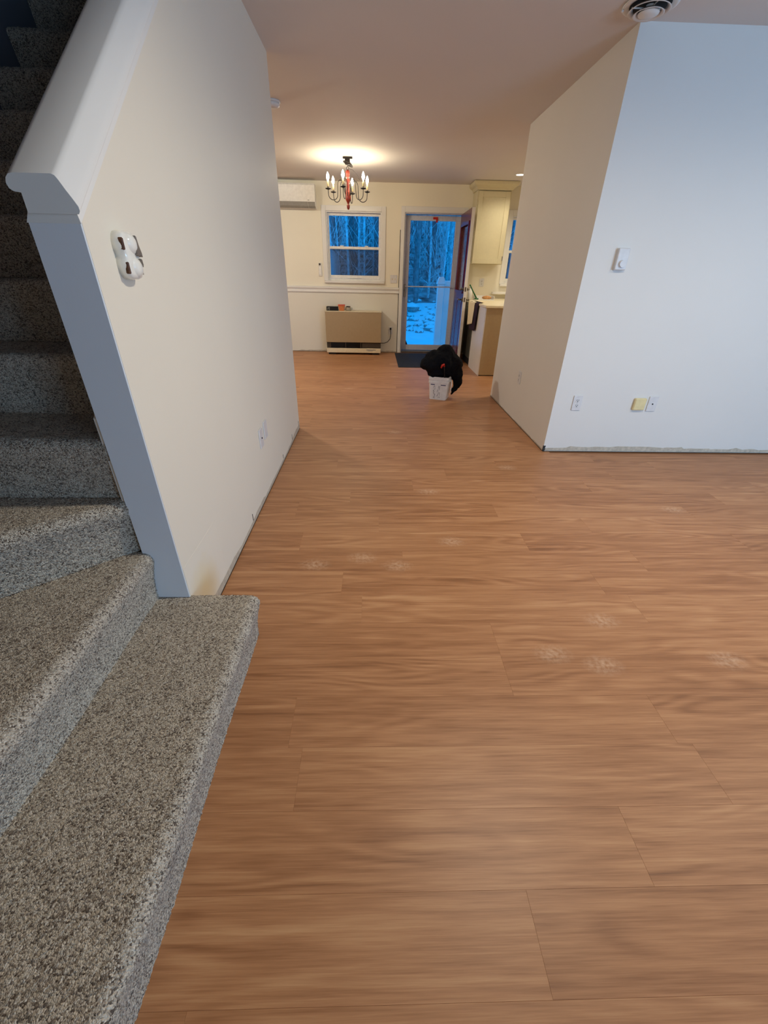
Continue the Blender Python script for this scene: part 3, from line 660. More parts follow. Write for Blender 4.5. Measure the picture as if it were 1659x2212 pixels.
# ------------------------------------------------------------------ dining wall fittings
t = thing('wall_heater', 'taupe direct-vent wall heater with dark louvred grille under the dining window', 'heater', (-0.336, YF - 0.165, 0))
obj('body', box(-0.472, 0.472, -0.135, 0.155, 0.20, 0.672, 0.006, 2), 'heater', t)
obj('top_lid', box(-0.478, 0.478, -0.14, 0.155, 0.672, 0.682, 0.003), 'cream', t)
obj('grille_recess', box(-0.466, 0.466, -0.10, 0.15, 0.105, 0.20), 'grille', t)
for i in range(6): obj('grille_slat', box(-0.40, 0.12, -0.122, -0.10, 0.116 + i * 0.014, 0.120 + i * 0.014), 'iron', t)
for x in (-0.40, -0.14, 0.12): obj('grille_post', box(x - 0.006, x + 0.006, -0.124, -0.10, 0.107, 0.199), 'grille', t)
obj('control_panel', box(0.14, 0.46, -0.112, -0.10, 0.112, 0.195, 0.003), 'grille', t)
pl = obj('plinth', box(-0.468, 0.468, -0.135, 0.15, 0.032, 0.105, 0.004), 'cream', t)
obj('nameplate', box(0.22, 0.38, -0.1365, -0.1345, 0.075, 0.09), 'grey', pl)
obj('nameplate', box(0.24, 0.33, -0.1365, -0.1345, 0.06, 0.068), 'grey', pl)
for x in (-0.38, 0.38): obj('foot', box(x - 0.06, x + 0.06, -0.11, 0.12, 0.0, 0.032), 'iron', t)
HZ = 0.682
t = thing('black_box', 'black carton lying on the heater top, leftmost of three small items', 'box', (-0.695, YF - 0.13, HZ))
obj('carton', box(-0.098, 0.098, -0.045, 0.045, 0.0, 0.062, 0.002), 'black', t)
b = bmesh.new(); bx(b, -0.052, -0.044, -0.0462, -0.0452, 0.008, 0.054); bx(b, -0.078, -0.068, -0.0462, -0.0452, 0.012, 0.03); bx(b, -0.075, -0.062, -0.0462, -0.0452, 0.03, 0.05)
obj('printed_stripe', b, 'grey', t)
t = thing('orange_pot', 'small orange square plant pot on the heater top', 'pot', (-0.54, YF - 0.12, HZ))
b = bmesh.new()
r0 = [bm_ for bm_ in ()]
def taper(bm, w0, d0, w1, d1, z0, z1):
    a = [bm.verts.new((x * w0 / 2, y * d0 / 2, z0)) for x, y in ((-1, -1), (1, -1), (1, 1), (-1, 1))]
    c = [bm.verts.new((x * w1 / 2, y * d1 / 2, z1)) for x, y in ((-1, -1), (1, -1), (1, 1), (-1, 1))]
    bm.faces.new(a[::-1]); bm.faces.new(c)
    for i in range(4): bm.faces.new((a[i], a[(i + 1) % 4], c[(i + 1) % 4], c[i]))
    return bm
obj('pot_body', taper(bmesh.new(), 0.078, 0.078, 0.104, 0.104, 0.0, 0.075), 'clay', t); obj('pot_rim', box(-0.058, 0.058, -0.058, 0.058, 0.075, 0.092, 0.003), 'clayrim', t)
t = thing('glass_jar', 'small cloudy glass jar with dark lid on the heater top', 'jar', (-0.425, YF - 0.12, HZ))
b = bmesh.new(); lathe(b, [(0.0, 0.0), (0.046, 0.0), (0.05, 0.008), (0.044, 0.04), (0.036, 0.054), (0.0, 0.054)], 20); obj('glass_body', b, 'clear', t, True)
b = bmesh.new(); lathe(b, [(0.0, 0.054), (0.036, 0.054), (0.036, 0.068), (0.0, 0.068)], 20); obj('lid', b, 'iron', t)
b = bmesh.new(); tube(b, [(0.045, 0, 0.04), (0.062, 0, 0.045), (0.066, 0, 0.03), (0.055, 0, 0.016)], 0.004, 6); obj('clip', b, 'steel', t, True)

t = thing('mini_split', 'white wall-mounted heat pump unit beside the dining window', 'air conditioner', (-1.295, YF, 2.085))
pts = [(0.0, 0.0), (-0.115, 0.0), (-0.175, 0.025), (-0.2, 0.072), (-0.205, 0.27), (-0.19, 0.292), (0.0, 0.295)]
smooth_by_angle(obj('housing', prism(bmesh.new(), pts, 'x', -0.41, 0.41), 'white', t), 30)
obj('louvre_flap', prism(bmesh.new(), [(-0.117, -0.003), (-0.178, 0.022), (-0.2035, 0.068), (-0.2, 0.072), (-0.172, 0.03), (-0.115, 0.003)], 'x', -0.40, 0.30), 'grey', t)
obj('corner_panel', prism(bmesh.new(), [(-0.117, -0.003), (-0.178, 0.022), (-0.2035, 0.068), (-0.2, 0.072), (-0.172, 0.03), (-0.115, 0.003)], 'x', 0.304, 0.405), 'grey', t)
obj('badge', box(0.30, 0.325, -0.2065, -0.2045, 0.085, 0.094), 'grey', t)

def plate(name, label, cat, loc, rz, wdt=0.07, hgt=0.115, mat='plate', thick=0.008, bev=0.002):
    """wall plate: local x along the wall, -y out of the wall, base at its centre"""
    t = thing(name, label, cat, loc, rz); obj('cover_plate', box(-wdt / 2, wdt / 2, -thick, 0, -hgt / 2, hgt / 2, bev), mat, t); return t
def duplex(t, faces=True):
    for s in (-1, 1):
        b = bmesh.new(); bx(b, -0.017, 0.017, -0.009, -0.006, s * 0.0195 - 0.0145, s * 0.0195 + 0.0145, 0.004); f_ = obj('receptacle', b, 'plate', t)
        b = bmesh.new(); z = s * 0.0195
        bx(b, -0.008, -0.005, -0.0095, -0.0088, z - 0.002, z + 0.009); bx(b, 0.005, 0.008, -0.0095, -0.0088, z - 0.002, z + 0.008); bx(b, -0.003, 0.003, -0.0095, -0.0088, z - 0.011, z - 0.005)
        obj('slots', b, 'dark', f_)
    b = bmesh.new(); tube(b, [(0, -0.0065, 0), (0, -0.008, 0)], 0.003, 8); obj('screw', b, 'grey', t)
PX, MX = math.pi / 2, -math.pi / 2        # plates on walls facing +x and -x
t = plate('light_switch', 'two-gang cream light switch plate between window and back door', 'light switch', (0.341, YF, 1.163), 0, 0.115, 0.117, 'plate')
for s in (-1, 1): obj('toggle', box(s * 0.023 - 0.005, s * 0.023 + 0.005, -0.016, -0.006, -0.012, 0.010, 0.002), 'almond', t)
t = plate('wall_outlet', 'white outlet beside the back door with the heater plug in it', 'outlet', (0.307, YF - 0.003, 0.37), 0, 0.07, 0.125); duplex(t)
t = thing('power_cord', 'black cord running from heater to the outlet by the door', 'cord', (0.307, YF - 0.01, 0.40))
b = bmesh.new(); bx(b, -0.014, 0.014, -0.034, -0.001, -0.014, 0.014, 0.004); obj('plug', b, 'dark', t)
b = bmesh.new(); tube(b, [(0, -0.03, -0.01), (0.004, -0.036, -0.06), (0.004, -0.034, -0.11), (-0.01, -0.034, -0.17), (-0.05, -0.04, -0.215), (-0.11, -0.05, -0.235), (-0.175, -0.06, -0.235)], 0.005, 8); obj('cable', b, 'dark', t, True)
t = thing('remote_control', 'white heat pump remote in a wall holder beside the window casing', 'remote control', (-0.882, YF, 1.185))
obj('holder', box(-0.028, 0.028, -0.02, 0, 0.0, 0.115, 0.004), 'white', t); rc = obj('handset', box(-0.024, 0.024, -0.026, -0.003, 0.015, 0.19, 0.005), 'white', t)
obj('display', box(-0.017, 0.012, -0.0268, -0.0255, 0.152, 0.184), 'grille', rc); obj('button', box(-0.005, 0.005, -0.0275, -0.0255, 0.135, 0.142), 'grey', rc)

# ------------------------------------------------------------------ plates on the near walls
t = plate('wall_outlet', 'white duplex outlet low on the wall near the passage corner', 'outlet', (1.597, YR, 0.407), 0, 0.07, 0.115); duplex(t)
t = plate('junction_cover', 'beige raised square cover beside the white cable plate', 'wall plate', (2.09, YR, 0.405), 0, 0.092, 0.092, 'almond', 0.024, 0.006)
t = plate('cable_plate', 'white cable plate with one dark jack beside the beige cover', 'wall plate', (2.197, YR, 0.407), 0, 0.072, 0.116)
b = bmesh.new(); tube(b, [(0, -0.006, 0), (0, -0.012, 0)], 0.005, 10); obj('jack', b, 'dark', t)
t = thing('thermostat', 'white dial thermostat high on the living room wall', 'thermostat', (1.642, YR, 1.365))
obj('housing', box(-0.038, 0.038, -0.03, 0, -0.062, 0.062, 0.006, 2), 'plate', t)
b = bmesh.new(); tube(b, [(0.003, -0.03, -0.026), (0.003, -0.035, -0.026)], 0.024, 24); tube(b, [(0.003, -0.035, -0.026), (0.003, -0.043, -0.026)], 0.020, 24); obj('dial', b, 'plate', t)
t = plate('wall_outlet', 'small white outlet low on the passage side of the wall', 'outlet', (XR, 4.03, 0.408), MX, 0.07, 0.115); duplex(t)
t = plate('wall_outlet', 'white outlet under the kitchen upper cabinet', 'outlet', (1.83, YF, 1.14), 0, 0.075, 0.12); duplex(t)
t = plate('cable_plate', 'white plate with one dark jack low on the stair wall', 'wall plate', (XL, 2.375, 0.385), PX, 0.07, 0.115)
b = bmesh.new(); tube(b, [(0, -0.006, 0), (0, -0.012, 0)], 0.0045, 10); obj('jack', b, 'dark', t)
t = plate('blank_plate', 'blank white wall plate beside the jack plate on the stair wall', 'wall plate', (XL, 2.49, 0.40), PX, 0.07, 0.11)

# ceramic switch cover on the stair wall
t = thing('ceramic_plaque', 'glossy white ceramic two-lobed plate with brown blotches on the stair wall', 'wall plate', (XL, 1.318, 1.288), PX)
def lobes(w_, h_, dip, n=64):
    pts = []
    for i in range(n):
        a = 2 * math.pi * i / n; x, z = math.cos(a), math.sin(a)
        zz = (abs(z) ** 0.75) * math.copysign(1, z) * h_; xx = math.copysign(abs(x) ** 0.55, x) * w_
        xx *= 1 - dip * math.exp(-(zz / (0.22 * h_)) ** 2)
        pts.append((xx, zz))
    return pts
b = bmesh.new(); o1 = lobes(0.042, 0.056, 0.16); rings = []
for s_, d_ in ((1.0, 0.0), (1.0, -0.020), (0.95, -0.027), (0.8, -0.030)):
    rings.append([b.verts.new((x * s_, d_, z * s_)) for x, z in o1])
for r_a, r_b in zip(rings, rings[1:]):
    for i in range(64): b.faces.new((r_a[i], r_a[(i + 1) % 64], r_b[(i + 1) % 64], r_b[i]))
b.faces.new(rings[-1]); b.faces.new(rings[0][::-1]); obj('glazed_body', b, 'ceramic', t, True)
for cz in (0.027, -0.027):
    b = bmesh.new(); lathe(b, [(0.0, 0.010), (0.012, 0.009), (0.02, 0.005), (0.024, 0.0)], 24)
    for v in b.verts: v.co = Vector((v.co.x * 1.1 + 0.008, -0.028 - v.co.z, v.co.y + cz))
    obj('raised_lobe', b, 'ceramic', t, True)
b = bmesh.new(); prism(b, [(0.016, 0.047), (0.022, 0.045), (0.026, 0.025), (0.033, 0.008), (0.034, -0.002), (0.026, 0.003), (0.016, 0.0), (0.008, 0.004), (0.009, 0.013), (0.016, 0.019), (0.018, 0.03)], 'y', -0.0375, -0.020); obj('glaze_spot', b, 'glaze', t)
b = bmesh.new(); prism(b, [(0.020, -0.006), (0.026, -0.008), (0.028, -0.02), (0.024, -0.026), (0.019, -0.018)], 'y', -0.0375, -0.020); obj('glaze_spot', b, 'glaze', t)
b = bmesh.new(); prism(b, [(0.024, -0.044), (0.029, -0.044), (0.029, -0.039), (0.024, -0.039)], 'y', -0.0315, -0.020); obj('glaze_spot', b, 'glaze', t)
for z0, z1 in ((0.012, 0.04), (-0.042, -0.014)): obj('rust_slot', box(-0.0395, -0.032, -0.0295, -0.018, z0, z1, 0.002), 'rust', t)

# ------------------------------------------------------------------ kitchen corner seen past the passage
XC = 1.505
t = thing('base_cabinet', 'base cabinet with white side and tan end panel facing the passage', 'cabinet', (XC, 6.04, 0))
obj('end_panel', box(0.0, 0.62, 0.0, 0.02, 0.012, 0.872), 'tan', t)
obj('side_panel', box(0.0, 0.02, 0.02, 0.70, 0.0, 0.872), 'cabw', t)
obj('carcass', box(0.02, 0.62, 0.02, 0.70, 0.02, 0.872), 'cabw', t)
obj('edge_strip', box(-0.001, 0.006, -0.001, 0.003, 0.0, 0.872), 'trim', t)
obj('toe_gap', box(0.004, 0.62, 0.004, 0.02, 0.0, 0.012), 'gap', t)
t = thing('dishwasher', 'steel-fronted dishwasher beside the white cabinet panel', 'dishwasher', (XC, 6.745, 0))
obj('tub', box(0.03, 0.6, 0.0, 0.6, 0.0, 0.87), 'dark', t); obj('front_door', box(-0.004, 0.03, 0.012, 0.29, 0.11, 0.80, 0.003), 'steel', t)
obj('front_door', box(-0.004, 0.03, 0.31, 0.59, 0.11, 0.80, 0.003), 'steel', t)
obj('control_strip', box(-0.004, 0.03, 0.012, 0.59, 0.81, 0.868, 0.003), 'steel', t); obj('toe_kick', box(0.02, 0.03, 0.0, 0.6, 0.0, 0.1), 'dark', t)
ct = obj('countertop', box(XC - 0.012, 2.14, 6.025, YF - 0.005, 0.874, 0.905, 0.004), 'counter'); tag(ct, 'cream laminate countertop over base cabinet and dishwasher', 'countertop')
t = thing('sink_cabinet', 'white base cabinet run under the kitchen window', 'cabinet', (2.15, 7.3, 0))
obj('carcass', box(0.0, 1.95, 0.02, 0.6, 0.0, 0.872), 'cabw', t); obj('worktop', box(0.0, 1.95, -0.01, 0.6, 0.874, 0.905, 0.004), 'counter', t)
for i in range(4): obj('door', box(0.02 + i * 0.48, 0.48 + i * 0.48, 0.0, 0.02, 0.1, 0.8, 0.003), 'cab', t)
sh = obj('ledge_shelf', box(2.015, 3.2, YF - 0.09, YF - 0.001, 0.972, 1.006, 0.004), 'trim'); tag(sh, 'white ledge below the kitchen window sill', 'shelf')

t = thing('upper_cabinet', 'cream kitchen wall cabinet with recessed panel door and crown moulding', 'cabinet', (1.545, YF - 0.33, 1.40))
obj('carcass', box(0.0, 0.50, 0.02, 0.328, 0.0, 0.935), 'cab', t)
d_ = bmesh.new(); w0, w1_, zz0, zz1 = 0.015, 0.485, 0.006, 0.925
bx(d_, w0, w0 + 0.065, 0, 0.02, zz0, zz1, 0.002); bx(d_, w1_ - 0.065, w1_, 0, 0.02, zz0, zz1, 0.002); bx(d_, w0 + 0.065, w1_ - 0.065, 0, 0.02, zz0, zz0 + 0.07, 0.002); bx(d_, w0 + 0.065, w1_ - 0.065, 0, 0.02, zz1 - 0.07, zz1, 0.002)
dr = obj('door', d_, 'cab', t); obj('door_panel', box(w0 + 0.065, w1_ - 0.065, 0.011, 0.019, zz0 + 0.07, zz1 - 0.07), 'cab', dr)
obj('hinge', box(w1_ - 0.004, w1_ + 0.012, -0.006, 0.01, 0.05, 0.11, 0.002), 'nickel', dr)
cp = [(0.0, 0.0), (0.012, 0.0), (0.02, 0.018), (0.034, 0.034), (0.06, 0.05), (0.075, 0.066), (0.08, 0.08), (0.08, 0.1), (0.0, 0.1)]
b = bmesh.new()
rings = []
for o_, z_ in cp:
    rings.append([b.verts.new(p_) for p_ in ((-o_, 0.328, 0.935 + z_), (-o_, -o_ + 0.0, 0.935 + z_), (0.50 + o_, -o_ + 0.0, 0.935 + z_), (0.50 + o_, 0.328, 0.935 + z_))])
for ra, rb in zip(rings, rings[1:]):
    for i in range(3): b.faces.new((ra[i], ra[i + 1], rb[i + 1], rb[i]))
obj('crown_moulding', b, 'cab', t)
# towels hung over the counter edge
def drape(name, y0, y1, zb0, zb1, over, mat, parent, xo, seed):
    r_ = random.Random(seed); ny, nu = 18, 26; V = []; F = []
    ph = r_.uniform(0, 6)
    for j in range(ny + 1):
        v = j / ny
        for i in range(nu + 1):
            u = i / nu; y = y0 + (y1 - y0) * v
            zb = zb0 + (zb1 - zb0) * v
            Ltot = over + (0.91 - zb); s_ = u * Ltot
            if s_ < over: x = 0.012 + over - s_ ; z = 0.912
            else:
                q = s_ - over; x = 0.0; z = 0.912 - q
            fold = 0.010 * math.sin(v * 11 + ph) * min(1, max(0, (s_ - over * 0.5) / 0.1)) + 0.006 * math.sin(v * 23 + ph * 2 + u * 3)
            pinch = 1 - 0.25 * max(0, (s_ - over)) / 0.4
            y = (y0 + y1) / 2 + (y - (y0 + y1) / 2) * pinch
            V.append((XC - 0.016 - xo + x - abs(fold) - (0.0 if s_ < over else 0.004), y, z + (0.004 if s_ < over else 0)))
    for j in range(ny):
        for i in range(nu):
            a = j * (nu + 1) + i; F.append((a, a + 1, a + nu + 2, a + nu + 1))
    me = bpy.data.meshes.new(name); me.from_pydata([(x - XC, y - 6.8, z - 0.9) for x, y, z in V], [], F)
    for f_ in me.polygons: f_.use_smooth = True
    me.materials.append(M[mat]); o = bpy.data.objects.new(name, me); C.objects.link(o)
    md = o.modifiers.new('thickness', 'SOLIDIFY'); md.thickness = 0.006; md.offset = 1
    o.location = (XC, 6.8, 0.9); return o
tag(drape('dish_towel', 6.62, 7.06, 0.62, 0.57, 0.12, 'towelw', None, 0.012, 4), 'cream dish towel draped over the counter edge', 'towel')
tag(drape('dark_towel', 6.44, 6.92, 0.545, 0.52, 0.05, 'toweld', None, 0.0, 9), 'dark plum cloth hanging under the cream towel', 'towel')
t = thing('serving_tray', 'shallow white tray with a brown loaf on the counter', 'tray', (1.755, 7.32, 0.905))
b = bmesh.new(); bx(b, -0.15, 0.15, -0.1, 0.1, 0.0, 0.008); bx(b, -0.15, 0.15, 0.092, 0.1, 0.008, 0.062); bx(b, -0.15, -0.142, -0.1, 0.092, 0.008, 0.062); bx(b, 0.142, 0.15, -0.1, 0.092, 0.008, 0.062); bx(b, -0.142, 0.142, -0.1, -0.092, 0.008, 0.018)
obj('tray_body', b, 'white', t)
b = bmesh.new(); bmesh.ops.create_icosphere(b, subdivisions=3, radius=1.0)
for v in b.verts:
    nn_ = noise.noise(v.co * 2.5) * 0.12; v.co = Vector((v.co.x * 0.075 * (1 + nn_) + 0.05, v.co.y * 0.04, max(-0.9, v.co.z) * 0.028 + 0.036))
lf_ = obj('bread_loaf', b, 'loaf', None, True, (1.755, 7.32, 0.905)); tag(lf_, 'brown loaf lying in the white tray', 'bread')
t = thing('scrub_brush', 'green long-handled scrub brush leaning up from the counter', 'brush', (1.60, 7.22, 0.905))
b = bmesh.new(); tube(b, [(0.02, 0.0, 0.03), (-0.04, 0.02, 0.12), (-0.1, 0.03, 0.215)], [0.011, 0.009, 0.009], 8); obj('handle', b, 'green', t, True)
b = bmesh.new(); bx(b, -0.01, 0.05, -0.02, 0.02, 0.012, 0.032, 0.005); obj('brush_head', b, 'green', t); b = bmesh.new(); bx(b, -0.006, 0.046, -0.016, 0.016, 0.0, 0.012); obj('bristles', b, 'white', t)
t = thing('soap_bottle', 'white soap bottle on the counter behind the open door', 'bottle', (1.535, 7.35, 0.905))
b = bmesh.new(); lathe(b, [(0, 0), (0.03, 0), (0.033, 0.01), (0.033, 0.12), (0.014, 0.15), (0.012, 0.165), (0, 0.165)], 18); obj('bottle_body', b, 'white', t, True)
b = bmesh.new(); lathe(b, [(0, 0.165), (0.015, 0.165), (0.015, 0.185), (0, 0.19)], 14); obj('cap', b, 'white', t, True)
t = thing('white_cup', 'small white cup at the counter edge by the passage wall', 'cup', (1.80, 6.14, 0.905))
b = bmesh.new(); lathe(b, [(0, 0), (0.022, 0), (0.03, 0.045), (0.031, 0.05), (0.028, 0.05), (0.02, 0.004), (0, 0.004)], 18); obj('cup_body', b, 'white', t, True)

# ------------------------------------------------------------------ door mat, pail, jacket
t = thing('door_mat', 'black ribbed rubber mat in front of the back door', 'mat', (0.815, 7.19, 0))
obj('mat_base', box(-0.425, 0.425, -0.635, 0.635, 0.0005, 0.007, 0.002), 'mat', t)
b = bmesh.new()
for i in range(40):
    x = -0.40 + i * 0.0205; bx(b, x - 0.005, x + 0.005, -0.61, 0.61, 0.006, 0.011)
o = obj('ribs', b, 'mat', t); o['kind'] = 'stuff'

PB = (0.776, 4.813, 0.0); PRZ = math.radians(-20.8)
t = thing('square_pail', 'white square plastic pail with black print standing on the floor', 'bucket', PB, PRZ)
def rsq(half, r, n=5):
    pts = []
    for cx, cy, a0 in ((1, 1, 0), (-1, 1, 90), (-1, -1, 180), (1, -1, 270)):
        for i in range(n + 1):
            a = math.radians(a0 + 90 * i / n); pts.append((cx * (half - r) + r * math.cos(a), cy * (half - r) + r * math.sin(a)))
    return pts
def sqlathe(bm, levels):
    rings = [[bm.verts.new((x, y, z)) for x, y in rsq(hf, r_)] for hf, r_, z in levels]
    n = len(rings[0])
    for a, c in zip(rings, rings[1:]):
        for i in range(n): bm.faces.new((a[i], a[(i + 1) % n], c[(i + 1) % n], c[i]))
    bm.faces.new(rings[0][::-1]); bm.faces.new(rings[-1])
    return bm
b = sqlathe(bmesh.new(), [(0.094, 0.02, 0.0), (0.097, 0.022, 0.004), (0.110, 0.025, 0.185), (0.115, 0.026, 0.186), (0.116, 0.026, 0.205), (0.112, 0.026, 0.207), (0.112, 0.026, 0.222), (0.117, 0.026, 0.223), (0.118, 0.026, 0.238),
    (0.115, 0.026, 0.240), (0.116, 0.026, 0.258), (0.110, 0.025, 0.258), (0.100, 0.023, 0.06)])
smooth_by_angle(obj('pail_body', b, 'pail', t), 30)
def on_front(x, z): # front face of the tapering pail, local -y side
    hf = 0.097 + (0.110 - 0.097) * (z - 0.004) / 0.181; return -hf
for x0, x1 in ((-0.085, -0.038), (0.03, 0.088)): obj('navy_band', box(x0, x1, on_front(0, 0.172) - 0.0012, on_front(0, 0.172) + 0.002, 0.168, 0.176), 'navy', t)
b = bmesh.new(); rr_ = random.Random(5)
for cx, wd_ in ((-0.040, 0.026), (0.008, 0.030)):
    z = 0.155
    while z > 0.018:
        hh = rr_.uniform(0.006, 0.013)
        for q in range(rr_.choice([1, 2, 2])):
            x = cx + rr_.uniform(-wd_ / 2, wd_ / 2); l_ = rr_.uniform(0.004, 0.014); th = rr_.uniform(0.002, 0.0035)
            if rr_.random() < 0.55: bx(b, x - l_ / 2, x + l_ / 2, on_front(0, z) - 0.001, on_front(0, z) + 0.002, z - th / 2, z + th / 2)
            else: bx(b, x - th / 2, x + th / 2, on_front(0, z) - 0.001, on_front(0, z) + 0.002, z - hh / 2, z + hh / 2)
        z -= hh * 0.8
o = obj('black_print', b, 'ink', t); o['kind'] = 'stuff'
b = bmesh.new(); tube(b, [(0.121, -0.03, 0.215), (0.138, -0.045, 0.20), (0.142, -0.06, 0.15), (0.138, -0.06, 0.10), (0.128, -0.04, 0.075), (0.122, 0.0, 0.07), (0.125, 0.03, 0.1), (0.13, 0.03, 0.16), (0.121, 0.02, 0.215)], 0.004, 8); obj('bail_handle', b, 'white', t, True)
b = bmesh.new(); bx(b, 0.112, 0.124, -0.035, -0.01, 0.2, 0.225, 0.003); obj('handle_ear', b, 'white', t)
# folded jacket: blobs merged into one skin, with folds
b = bmesh.new()
def blob(c, r_, rot=(0, 0, 0)):
    mt_ = Matrix.Translation(Vector(c)) @ Euler(rot).to_matrix().to_4x4() @ Matrix.Diagonal((r_[0], r_[1], r_[2], 1))
    bmesh.ops.create_icosphere(b, subdivisions=3, radius=1.0, matrix=mt_)
JB = Vector((0.78, 4.82, 0.0))
for c, r_, rot in (((-0.04, 0.01, 0.40), (0.17, 0.16, 0.135), (0, 0, 0)), ((0.03, 0.03, 0.46), (0.12, 0.12, 0.11), (0, 0.2, 0)), ((-0.14, -0.01, 0.38), (0.105, 0.12, 0.085), (0, 0.1, 0)),
                   ((-0.06, -0.03, 0.30), (0.11, 0.10, 0.07), (0, 0, 0)), ((0.12, 0.02, 0.36), (0.10, 0.12, 0.12), (0, 0.4, 0)), ((0.04, 0.0, 0.30), (0.10, 0.10, 0.07), (0, 0, 0)),
                   ((0.195, 0.04, 0.36), (0.045, 0.06, 0.045), (0, 0, 0)), ((0.185, 0.03, 0.27), (0.065, 0.075, 0.12), (0, -0.12, 0)), ((0.195, 0.02, 0.19), (0.055, 0.06, 0.09), (0, 0.1, 0)),
                   ((0.168, 0.0, 0.11), (0.036, 0.045, 0.075), (0, 0.45, 0)), ((0.145, -0.01, 0.07), (0.022, 0.03, 0.045), (0, 0.4, 0))):
    blob(c, r_, rot)
jk = obj('black_jacket', b, 'jacket', None, True, JB)
tag(jk, 'black jacket heaped over the white pail with a sleeve hanging down', 'jacket')
md = jk.modifiers.new('merge', 'REMESH'); md.mode = 'VOXEL'; md.voxel_size = 0.009; md.use_smooth_shade = True
tx = bpy.data.textures.new('cloth_folds', 'CLOUDS'); tx.noise_scale = 0.11; tx.noise_depth = 3
md = jk.modifiers.new('folds', 'DISPLACE'); md.texture = tx; md.strength = 0.07; md.mid_level = 0.5; md.texture_coords = 'LOCAL'
md = jk.modifiers.new('smooth', 'SMOOTH'); md.iterations = 3; md.factor = 0.5
t = thing('hand_tool', 'hand tool with red grip poking out of the pail against the black jacket', 'tool', (0.76, 4.70, 0.0))
b = bmesh.new(); tube(b, [(-0.015, -0.055, 0.37), (-0.005, -0.06, 0.40), (0.012, -0.05, 0.405), (0.02, -0.04, 0.38)], [0.009, 0.011, 0.011, 0.008], 8); obj('red_grip', b, 'red', t, True)
b = bmesh.new(); tube(b, [(0.018, -0.045, 0.385), (0.028, -0.03, 0.33), (0.04, -0.01, 0.25)], 0.005, 8); obj('shaft', b, 'iron', t, True)

# ------------------------------------------------------------------ outdoors: snow, porch railing, woods
def ground_z(x, y):
    z = -0.42
    if y > 15.0: z += 0.75 * min(1, (y - 15.0) / 2.5) ** 1.2
    if y > 17.5: z += 0.22 * (y - 17.5)
    return z + 0.05 * noise.noise(Vector((x * 0.5, y * 0.5, 0.3)))
def terrain(name, x0, x1, y0, y1, st_, mat):
    nx, ny = int((x1 - x0) / st_), int((y1 - y0) / st_); V = []; F = []
    for j in range(ny + 1):
        for i in range(nx + 1):
            x, y = x0 + (x1 - x0) * i / nx, y0 + (y1 - y0) * j / ny; V.append((x, y, ground_z(x, y)))
    for j in range(ny):
        for i in range(nx):
            a = j * (nx + 1) + i; F.append((a, a + 1, a + nx + 2, a + nx + 1))
    me = bpy.data.meshes.new(name); me.from_pydata(V, [], F)
    for f_ in me.polygons: f_.use_smooth = True
    me.materials.append(M[mat]); o = bpy.data.objects.new(name, me); C.objects.link(o); return o
o = terrain('snow', -16, 22, YF + 0.15, 17.4, 0.3, 'snow'); o['kind'] = 'stuff'; o['label'] = 'blue-shadowed snow covering the yard'; o['category'] = 'snow'
o = terrain('hill', -30, 40, 17.4, 46, 0.8, 'litter'); o['kind'] = 'structure'; o['label'] = 'wooded hillside behind the yard'

t = thing('porch_railing', 'white porch newel post with rail end just outside the back door', 'railing', (1.30, 9.0, -0.42))
obj('newel_post', box(-0.062, 0.062, -0.062, 0.062, 0.0, 1.50, 0.006), 'snow', t)
b = bmesh.new(); bx(b, -0.078, 0.078, -0.078, 0.078, 1.50, 1.53, 0.006); prism(b, [(-0.07, 1.53), (0.07, 1.53), (0.055, 1.60), (0.03, 1.625), (-0.03, 1.625), (-0.055, 1.60)], 'y', -0.07, 0.07); obj('post_cap', b, 'snow', t)
obj('end_panel', box(0.064, 0.195, -0.03, 0.09, 0.0, 1.47, 0.006), 'snow', t); obj('top_rail', box(0.058, 0.215, -0.045, 0.11, 1.47, 1.56, 0.01), 'snow', t)

def make_tree(seed, h_, r_, lean, nb, mat):
    q = random.Random(seed); b = bmesh.new(); pts = []; n = 9; wx, wy = q.uniform(-1, 1) * lean, q.uniform(-1, 1) * lean * 0.4; px = q.uniform(0, 6)
    for i in range(n + 1):
        f_ = i / n; pts.append(Vector((wx * f_ * h_ + 0.06 * math.sin(f_ * 7 + px), wy * f_ * h_, f_ * h_ - 0.3)))
    tube(b, pts, [r_ * (1 - 0.6 * i / n) for i in range(n + 1)], 6, False); tm = b
    bb_ = bmesh.new()
    for k_ in range(nb):
        f_ = q.uniform(0.08, 0.95); i = min(n - 1, int(f_ * n)); p0 = pts[i].lerp(pts[i + 1], f_ * n - i); a = q.uniform(0, 6.28); ln = q.uniform(0.5, 1.7); upv = q.uniform(0.2, 1.3)
        p1 = p0 + Vector((math.cos(a) * 0.5, math.sin(a) * 0.5, upv * 0.5)) * ln * 0.5; p2 = p1 + Vector((math.cos(a) * 0.3, math.sin(a) * 0.3, upv * 0.75 + q.uniform(-0.3, 0.1))) * ln * 0.5
        rb_ = max(0.006, r_ * 0.28); tube(bb_, [p0, p1, p2], [rb_, rb_ * 0.7, rb_ * 0.3], 4, False)
    def me_(bm_, nm):
        me = bpy.data.meshes.new(nm); bm_.to_mesh(me); bm_.free(); me.materials.append(M[mat]); return me
    return me_(tm, 'trunk'), me_(bb_, 'branches')
kinds = [make_tree(10 + i, q_[0], q_[1], q_[2], q_[3], q_[4]) for i, q_ in enumerate([(6.5, 0.05, 0.05, 16, 'bark'), (7, 0.075, 0.03, 14, 'bark'), (5.5, 0.03, 0.14, 18, 'bark'), (7.5, 0.12, 0.03, 10, 'barkd'), (7, 0.09, 0.05, 14, 'barkd'), (5, 0.022, 0.2, 22, 'bark'), (7, 0.16, 0.02, 8, 'barkd')])]
